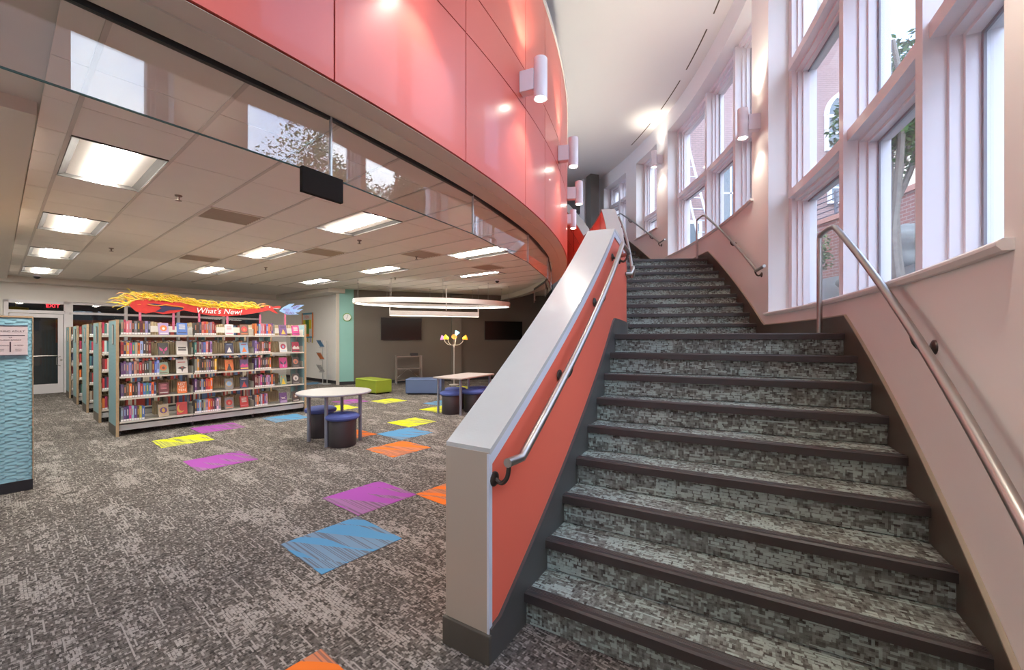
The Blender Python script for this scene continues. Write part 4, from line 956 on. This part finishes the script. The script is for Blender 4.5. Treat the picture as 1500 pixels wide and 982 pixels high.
def ottoman(loc, rz, sx, sy, h, col, label, nm):
    root = tag(empty('ottoman', loc, rz), label, 'ottoman', 'vinyl bench ottomans')
    q = MB(); q.box(-sx/2, sx/2, -sy/2, sy/2, .03, h); q.build('upholstery', mat(nm, col, .42, var=.05, sc=5), root, bevel=.03, seg=3, smooth=True)
    q = MB()
    for z in (h-.035,): q.tube([(-sx/2-.002, -sy/2-.002, z), (sx/2+.002, -sy/2-.002, z), (sx/2+.002, sy/2+.002, z), (-sx/2-.002, sy/2+.002, z)], .004, 6, closed=True)
    q.build('piping', mat(nm+'_piping', tuple(c*.7 for c in col), .5), root)
    for a in (-1, 1):
        for b in (-1, 1):
            q = MB(); q.lathe([(.025, 0), (.03, .035)], (a*(sx/2-.07), b*(sy/2-.07), 0), 10); q.build('foot', BLACK, root)
gc = Vector((-3.6, 11.0, 0))+AX*.25+BX*.5
ottoman(gc, ROT, .50, 1.02, .385, (.27, .34, .03), 'lime green vinyl ottoman bench near the teal column', 'vinyl_lime')
ottoman((-2.34, 11.24, 0), math.radians(0), .96, .48, .42, (.095, .14, .26), 'slate blue vinyl ottoman bench below the television', 'vinyl_slate')
# televisions
def gpt(px, y=13.5):
    k = (px-750)/610; u = (5.13+k*G0.y)/(GU.x-k*GU.y); return u
def tv(u0, u1, z0_, z1_, label):
    c = G0+GU*((u0+u1)/2); root = tag(empty('television', (c.x, c.y, (z0_+z1_)/2), GROT), label, 'television', 'wall-mounted televisions'); w, h = (u1-u0)/2, (z1_-z0_)/2
    q = MB(); q.box(-w, w, -.075, -.045, -h, h); q.build('casing', BLACK, root, bevel=.004)
    q = MB(); q.box(-w+.012, w-.012, -.0765, -.0752, -h+.014, h-.012); q.build('screen', mat('screen_black', (.012, .011, .010), .25, spec=.3), root)
    q = MB(); q.box(-.2, .2, -.045, -.004, -.15, .15); q.build('wall_mount', BLACKM, root)
u0, u1 = gpt(557.5), gpt(617)
tv(u0, u1, 1.44, 2.18, 'black television on the grey wall above the steel cart')
u0, u1 = gpt(709), gpt(764); tv(u0, u1, 1.44, 2.12, 'black television beside the pilaster, partly behind the balustrade')
# steel cart
uc = gpt(598); c = G0+GU*uc; ct = tag(empty('steel_cart', (c.x+.12, c.y-.42, 0), GROT), 'tubular steel folding cart on casters against the grey wall', 'cart')
for x in (-.40, .40):
    for y in (-.16, .16):
        q = MB(); q.tube([(x, y, .08), (x, y, .93)], .018, 10); q.build('upright', STEEL, ct)
        q = MB(); q.tube([(x-.012, y, .035), (x+.012, y, .035)], .035, 12); q.box(x-.018, x+.018, y-.01, y+.01, .03, .085); q.build('caster', mat('caster_grey', (.3, .3, .3), .5), ct)
for z in (.90, .50, .13):
    q = MB(); q.box(-.40, .40, -.17, .17, z-.01, z+.012); q.build('shelf', mat('cart_shelf', (.33, .31, .28), .35, .8), ct)
q = MB(); q.tube([(-.4, .16, .15), (0, .16, .48), (.4, .16, .15)], .006, 6); q.build('cross_brace', STEEL, ct)
q = MB(); q.box(-.0, .24, -.06, .1, .913, 1.0); tag(q.build('media_player', BLACKM, loc=(c.x+.16, c.y-.36, 0), rz=GROT, bevel=.004), 'small black box standing on the steel cart', 'electronics')
# floor lamp
lx = Vector((-1.86, 13.35, 0)); fp = tag(empty('floor_lamp', lx), 'white multi-arm floor lamp with coloured cone shades', 'lamp')
q = MB(); q.lathe([(.15, 0), (.15, .018), (.02, .03)], n=24); q.build('base', mat('lamp_white', (.7, .66, .62), .4), fp)
q = MB(); q.tube([(0, 0, .02), (0, 0, 1.27)], .012, 10); q.lathe([(.022, 1.20), (.026, 1.24), (.022, 1.30)], n=12); q.build('pole', mat('lamp_white', (.7, .66, .62), .4), fp)
for k, (dx, dy, dz, col, nmx) in enumerate([(-.34, -.02, .24, (.85, .35, .75), 'lilac'), (-.20, -.08, .24, (.85, .75, .05), 'yellow'), (.03, -.15, .24, (1, .45, .12), 'amber'), (.05, .08, .36, (.25, .62, 1.), 'blue'), (.33, .0, .24, (1, .50, .04), 'orange')]):
    q = MB(); q.tube(cpath([(0, 0, 1.27), (dx*.5, dy*.5, 1.29), (dx*.85, dy, 1.27+dz*.5), (dx*.85, dy, 1.27+dz*.85)], 5), .008, 7); q.build('arm', mat('lamp_white', (.7, .66, .62), .4), fp)
    d_ = Vector((dx, dy-.05, .10)).normalized(); M = d_.to_track_quat('Z', 'Y').to_matrix().to_4x4()
    q = MB(); q.lathe([(.018, -.01), (.032, .0), (.085, .13), (.08, .13), (.028, .005)], (dx*.85, dy, 1.27+dz*.9), 18, M=M)
    q.build('shade', mat('shade_'+nmx, col, .4, emis=col, es=.55), fp, smooth=True)
l = bpy.data.lights.new('floor_lamp_bulb', 'POINT'); l.energy = 6; l.color = (1, .8, .5); l.shadow_soft_size = .05; lo = bpy.data.objects.new('floor_lamp_bulb', l); COL.objects.link(lo); lo.parent = fp; lo.location = (0, -.1, 1.55)
# wall clock on the teal column
cl = tag(empty('wall_clock', G0-GU*.20+Vector((GU.y, -GU.x, 0))*.025+Vector((0, 0, 2.17)), GROT), 'round wall clock with green rim on the teal column', 'clock')
RX = Matrix.Rotation(PI/2, 4, 'X')
q = MB(); q.lathe([(.125, 0), (.135, .01), (.13, .03), (.115, .032), (.11, .012)], (0, 0, 0), 30, M=RX); q.build('rim', mat('clock_green', (.20, .36, .08), .4), cl, smooth=True)
q = MB(); q.lathe([(.113, .006), (.113, .014)], (0, 0, 0), 30, M=RX); q.build('dial', LABELM, cl)
for a, L_ in ((.9, .06), (-.1, .085), ): q = MB(); q.box(-.004, .004, -.019, -.0155, -.01, L_, 0, Matrix.Rotation(-a*PI, 4, 'Y')); q.build('hand', BLACK, cl)
# poster on the side wall
po = tag(empty('poster_board', st(6.99, 15.02, 1.95), ROT), 'teen bulletin board with orange and blue border on the white wall', 'bulletin board')
def yz(mb, y0, y1, z0_, z1_, x0=-.012, x1=-.002, m=0): mb.box(x0, x1, y0, y1, z0_, z1_, m); return mb
yz(MB(), -.40, .40, -.43, .43, -.010, -.002).build('board', mat('board_white', (.75, .73, .70), .6), po)
for z_ in (.39, -.45): yz(MB(), -.42, .42, z_, z_+.06, -.016).build('border', mat('border_blue', (.10, .35, .50), .6), po)
for y_ in (.36, -.42): yz(MB(), y_, y_+.06, -.45, .45, -.018).build('border', mat('border_orange', (.80, .22, .04), .6), po)
yz(MB(), -.30, .32, -.12, .20, -.014).build('panel', mat('poster_yellow', (.75, .62, .03), .6), po)
yz(MB(), -.13, .14, -.38, .20, -.017).build('panel', mat('poster_green', (.10, .28, .06), .6, var=.7, sc=12), po)
yz(MB(), -.14, .15, -.40, -.30, -.019).build('panel', mat('border_orange', (.8, .22, .04), .6), po)
text('TEEN', .14, mat('ink_red', (.75, .12, .08), .6), po, (-.013, .05, .30), (PI/2, 0, -PI/2), ext=.001)
for k in range(7):
    y = -.38+.12*k; yz(MB(), y, y+.05, -.62+.03*(k % 2), -.45, -.012).build('tassel', mat('tassel_%d' % (k % 3), [(.5, .4, .1), (.35, .3, .5), (.6, .5, .3)][k % 3], .7), po)
# brochure rack
br = tag(empty('brochure_rack', st(6.70, 13.25, 0), ROT), 'slim silver brochure stand with angled pockets beside the teal column', 'brochure rack')
q = MB(); q.box(-.13, .13, -.2, .2, 0, .015); q.build('base', mat('rack_silver', (.50, .50, .50), .35, .5), br)
for y in (-.14, .14):
    q = MB(); q.tube([(0.02, y, .01), (0.02, y, 1.42)], .012, 8); q.build('upright', mat('rack_silver', (.5, .5, .5), .35, .5), br)
for k, z in enumerate((.42, .82, 1.22)):
    M = Matrix.Translation((-.06, 0, z)) @ Matrix.Rotation(-.55, 4, 'Y')
    q = MB(); q.box(-.004, .004, -.15, .15, 0, .26, 0, M); q.box(-.06, .0, -.15, .15, 0, .004, 0, M); p = q.build('pocket', mat('rack_silver', (.5, .5, .5), .35, .5), br)
    q = MB(); q.box(-.010, -.005, -.13, .13, .01, .24, 0, M); q.build('leaflet', mat('leaflet_%d' % k, [(.62, .6, .6), (.62, .2, .08), (.10, .25, .45)][k], .5, var=.4, sc=9), p)

# ================================================================ OUTSIDE
def gz(r): return interp(r, [(16.9, 1.72), (17.3, 1.98), (18.1, 2.55), (20.4, 2.95), (21, 3.0), (60, 3.1)])
rings = [16.93, 17.3, 17.7, 18.4, 19.2, 20.4, 21.5, 30, 70]; q = MB(); vs = []; na = 44
for r in rings:
    for k in range(na+1):
        th = -56+104*k/na; vs.append(pol(r, th, gz(r)+random.uniform(-.03, .03)))
q.add(vs, [(i*(na+1)+k, i*(na+1)+k+1, (i+1)*(na+1)+k+1, (i+1)*(na+1)+k) for i in range(len(rings)-1) for k in range(na)])
o = q.build('ground', mat('mulch_and_lawn', (.10, .095, .085), .95, var=.7, sc=9, bump=.8, bsc=20), smooth=True); struct(o)
# brick retaining wall
q = MB(); q.sector(20.5, 20.8, -26, 8, 2.2, 4.45, 40, 0); q.sector(20.45, 20.85, -26, 8, 4.45, 4.56, 40, 1)
tag(q.build('retaining_wall', [BRICKR, mat('coping_salmon', (.50, .24, .18), .7)]), 'red brick garden wall behind the tree with a pale coping', 'garden wall')
rl = tag(empty('yard_railing', pol(20.65, 0, 4.56)), 'dark metal railing on the brick garden wall', 'railing')
for k in range(5):
    q = MB(); q.tube([pol(20.65, -2.4+i*.7, 4.66+.13*k) for i in range(15)], .016, 6); q.build('bar', mat('rail_slate', (.10, .11, .14), .5), rl, loc=-rl.location)
for k in range(5):
    q = MB(); p = pol(20.65, -2.3+2.35*k, 4.56); q.box(-.025, .025, -.025, .025, 0, .68); q.build('post', mat('rail_slate', (.1, .11, .14), .5), rl, loc=p-rl.location)
# brick building with an arched window
def framed_window(root, x, y, z, w, h, arch=False):
    f = MB(); th_ = .10
    f.box(x-w/2-th_, x-w/2, y-.10, y-.0, z, z+h); f.box(x+w/2, x+w/2+th_, y-.10, y-.0, z, z+h); f.box(x-w/2-th_, x+w/2+th_, y-.12, y, z-.08, z)
    f.box(x-.03, x+.03, y-.07, y-.03, z, z+h); f.box(x-w/2, x+w/2, y-.07, y-.03, z+h*.5-.03, z+h*.5+.03); f.box(x-w/2-th_, x+w/2+th_, y-.10, y, z+h, z+h+.12)
    if arch:
        for k in range(12):
            a0, a1 = PI*k/12, PI*(k+1)/12
            f.hexa([(x+w/2*math.cos(a), y-.1, z+h+.1+w/2*math.sin(a)) for a in (a0, a1)]+[(x+(w/2+.12)*math.cos(a), y-.1, z+h+.1+(w/2+.12)*math.sin(a)) for a in (a1, a0)],
                   [(x+w/2*math.cos(a), y-.0, z+h+.1+w/2*math.sin(a)) for a in (a0, a1)]+[(x+(w/2+.12)*math.cos(a), y-.0, z+h+.1+(w/2+.12)*math.sin(a)) for a in (a1, a0)])
        for a in (PI*.3, PI*.7): f.hexa([(x, y-.07, z+h+.1), (x+.05, y-.07, z+h+.1), (x+w/2*math.cos(a)+.05, y-.07, z+h+.1+w/2*math.sin(a)), (x+w/2*math.cos(a), y-.07, z+h+.1+w/2*math.sin(a))], [(x, y-.03, z+h+.1), (x+.05, y-.03, z+h+.1), (x+w/2*math.cos(a)+.05, y-.03, z+h+.1+w/2*math.sin(a)), (x+w/2*math.cos(a), y-.03, z+h+.1+w/2*math.sin(a))])
    fo = f.build('window', mat('outside_white', (.78, .78, .8), .5), root)
    q = MB(); q.box(x-w/2, x+w/2, y-.05, y-.04, z, z+h)
    if arch: q.add([(x+w/2*math.cos(PI*k/12), y-.045, z+h+.1+w/2*math.sin(PI*k/12)) for k in range(13)], [tuple(range(13))])
    q.build('pane', mat('dark_reflective_pane', (.10, .13, .15), .08), fo, fix=False)
bb = tag(empty('brick_building', (8.6, 15.0, 2.5)), 'tall pale brick building with an arched white window', 'building')
q = MB(); q.box(-3.9, 5.1, 0, 3.0, -.5, 8.3); q.build('wall', BRICK, bb)
q = MB(); q.add([(-3.9, 0, 8.3), (5.1, 0, 8.3), (.6, 0, 12.5), (-3.9, 3, 8.3), (5.1, 3, 8.3), (.6, 3, 12.5)], [(0, 1, 2), (5, 4, 3), (0, 3, 4, 1), (1, 4, 5, 2), (2, 5, 3, 0)]); q.build('gable', BRICK, bb)
q = MB()
for sgn in (-1, 1):
    x0_, x1_ = (-4.1, .6) if sgn < 0 else (5.3, .6)
    q.hexa([(x0_, -.25, 8.15), (x1_, -.25, 12.55), (x1_, 3.2, 12.55), (x0_, 3.2, 8.15)], [(x0_, -.25, 8.45), (x1_, -.25, 12.9), (x1_, 3.2, 12.9), (x0_, 3.2, 8.45)])
q.build('roof', mat('roof_trim_white', (.72, .72, .74), .6), bb)
framed_window(bb, 3.55, 0, 5.8, 1.6, 1.1, True); framed_window(bb, 3.3, 0, 3.9, .9, 1.0); framed_window(bb, -.75, 0, 3.1, 1.0, 2.2)
framed_window(bb, -2.3, 0, 1.2, .8, 1.9)
an = tag(empty('brick_annex', (15, -13, 2.5)), 'tall brick wing beyond the entry window, mirrored at one end of the glass screen', 'building')
q = MB(); q.box(-6.4, -1.1, -6, 6.6, -.5, 11.5); q.build('wall', brick('annex_brick', (.20, .11, .09), (.24, .14, .11), (.2, .16, .15)), an)
q = MB(); q.box(-6.6, -.9, -6.2, 6.8, 11.5, 11.8); q.build('parapet', mat('roof_trim_white', (.72, .72, .74), .6), an)
# cream gabled house behind
ch = tag(empty('cream_house', (19, 21, 2.5)), 'pale cream gabled house beyond the garden tree', 'building')
q = MB(); q.box(-4, 4, 0, 5, -1, 6.5); q.add([(-4, 0, 6.5), (4, 0, 6.5), (-4, 0, 12), (-4, 5, 6.5), (4, 5, 6.5), (-4, 5, 12)], [(0, 1, 2), (5, 4, 3), (1, 4, 5, 2), (2, 5, 3, 0)]); q.build('wall', mat('cream_siding', (.60, .52, .40), .7), ch)
q = MB(); q.hexa([(-4, -.3, 12), (4.4, -.3, 6.2), (4.4, 5.2, 6.2), (-4, 5.2, 12)], [(-4, -.3, 12.3), (4.4, -.3, 6.5), (4.4, 5.2, 6.5), (-4, 5.2, 12.3)]); q.build('roof', mat('slate_roof', (.25, .26, .3), .7), ch)
framed_window(ch, -1.5, 0, 3.5, 1.2, 1.6, True)
# ladder
ld = tag(empty('ladder', (5.35, 11.3, 2.95)), 'aluminium ladder leaning on the brick building outside', 'ladder')
A_, B_ = Vector((0, 0, 0)), Vector((.25, 3.55, 6.6)); W3 = Vector((.42, .05, 0)); AL = mat('ladder_aluminium', (.60, .62, .66), .35, .6)
for o_ in (Vector(), W3): q = MB(); q.tube([A_+o_, B_+o_], .035, 8); q.build('side_rail', AL, ld)
for k in range(1, 16):
    p = A_.lerp(B_, k/16); q = MB(); q.tube([p, p+W3], .018, 6); q.build('rung', AL, ld)
# rocks
def rock(loc, r, label, sd):
    random.seed(sd); bm = bmesh.new(); bmesh.ops.create_icosphere(bm, subdivisions=4, radius=1)
    for v in bm.verts:
        n_ = v.co.normalized(); k = 1+.18*math.sin(n_.x*4+sd)*math.cos(n_.y*3+sd)+.12*math.sin(n_.z*7+sd*2)+random.uniform(-.03, .03); v.co = Vector((n_.x*r[0], n_.y*r[1], n_.z*r[2]))*k
    me = bpy.data.meshes.new('garden_rock'); bm.to_mesh(me); bm.free(); [setattr(p_, 'use_smooth', True) for p_ in me.polygons]; me.materials.append(mat('mossy_rock', (.26, .27, .24), .9, var=.5, sc=5, bump=.8, bsc=25))
    o = bpy.data.objects.new('garden_rock', me); COL.objects.link(o); o.location = loc; tag(o, label, 'rock', 'garden rocks')
rock((5.35, 5.75, gz(18.2)+.14), (.62, .38, .34), 'large mossy boulder behind the tree trunks', 3)
rock((4.75, 5.45, gz(17.7)+.05), (.36, .28, .24), 'smaller mossy rock at the tree foot', 5)
rock((6.5, 6.0, gz(19.2)+.12), (.45, .35, .28), 'grey boulder by the brick garden wall', 8)
random.seed(11)
# trees
LEAF = [mat('leaf_bright', (.09, .22, .03), .6, var=.5, sc=3), mat('leaf_deep', (.035, .11, .02), .6, var=.5, sc=3)]
BARK = mat('pale_smooth_bark', (.21, .18, .135), .7, var=.65, sc=16, bump=.6, bsc=20); BARKD = mat('brown_bark', (.13, .10, .07), .9, var=.4, sc=8)
def tree(loc, trunks, blobs, leaf, nleaf, label, bark, cat='tree'):
    root = tag(empty('tree', loc), label, cat, 'garden trees')
    for P, r in trunks: q = MB(); pp = cpath(P, 5); q.tube(pp, [r*(1-.6*i/len(pp)) for i in range(len(pp))], 8); q.build('trunk', bark, root, smooth=True)
    q = MB()
    tot = sum(b[3]**2 for b in blobs)
    for bx, by, bz, br_ in blobs:
        for _ in range(int(nleaf*br_**2/tot)):
            d_ = Vector((random.gauss(0, 1), random.gauss(0, 1), random.gauss(0, .8))).normalized()*br_*random.uniform(.25, 1)**.6
            c = Vector((bx, by, bz))+d_; a = Vector((random.uniform(-1, 1), random.uniform(-1, 1), random.uniform(-.6, .6))).normalized()*leaf*random.uniform(.7, 1.3)
            b_ = a.cross(Vector((random.uniform(-1, 1), random.uniform(-1, 1), 1))).normalized()*leaf*.42
            if math.hypot(loc[0]+c.x-CX, loc[1]+c.y-CY) < 17.25: continue
            q.add([c-a, c+b_, c+a, c-b_], [(0, 1, 2, 3)], random.randrange(2))
    f = q.build('foliage', LEAF, root, fix=False); f['kind'] = 'stuff'
    return root
tree((4.30, 4.62, 2.02), [([(0, 0, -.1), (.10, .15, .4), (.28, .45, .9), (.62, .55, 1.5), (.9, .5, 2.4)], .065), ([(0, 0, -.1), (.02, .1, .6), (.16, .2, 1.2), (.22, .2, 2.2), (.2, .3, 3.0)], .055),
      ([(.05, .0, -.1), (.16, .2, .4), (.3, .38, 1.0), (.35, .5, 1.7), (.5, .5, 2.5)], .055), ([(-.02, .03, -.1), (.12, .3, .45), (.3, .55, .9), (.35, .8, 1.7), (.4, .9, 2.6)], .05), ([(.30, .46, .92), (.5, .5, 1.6), (.75, .5, 2.4)], .035)],
     [(.25, .4, 2.0, .38), (.55, .5, 1.8, .34), (.45, .9, 2.3, .48), (.75, .8, 2.6, .5), (.2, .6, 2.5, .42), (1.2, .3, 2.4, .6), (.6, .7, 3.0, .35)], .05, 5600, 'multi-stemmed crape myrtle with pale bark outside the big window', BARK)
# shrub by the building
tree((6.7, 9.4, gz(20)), [([(0, 0, 0), (.05, 0, .5)], .03)], [(0, 0, .6, .45), (.3, .2, .4, .35)], .05, 700, 'small shrub near the brick building', BARKD, 'shrub')
for (x, y, h, r, lab) in [(12.5, 1.6, 6.4, 2.7, 'tall leafy tree across the lawn, mirrored in the glass screen'), (12.6, 5.0, 4.4, 1.9, 'rounded tree between the lawn and the brick building'), (16, -3.5, 4.2, 2.0, 'broad low tree beyond the entry window'), (17.5, 8.5, 6.4, 2.6, 'dark tree beside the cream house')]:
    bl = [(random.uniform(-r*.5, r*.5), random.uniform(-r*.5, r*.5), h*.62+random.uniform(0, h*.5), r*random.uniform(.35, .6)) for _ in range(9)]
    tree((x, y, 2.7), [([(0, 0, -.2), (.1, 0, h*.4), (0, .1, h*.9)], .16), ([(.05, 0, h*.35), (r*.4, .1, h*.8)], .09), ([(.05, 0, h*.3), (-r*.4, .1, h*.75)], .09)], bl, .075, 6500, lab, BARKD)
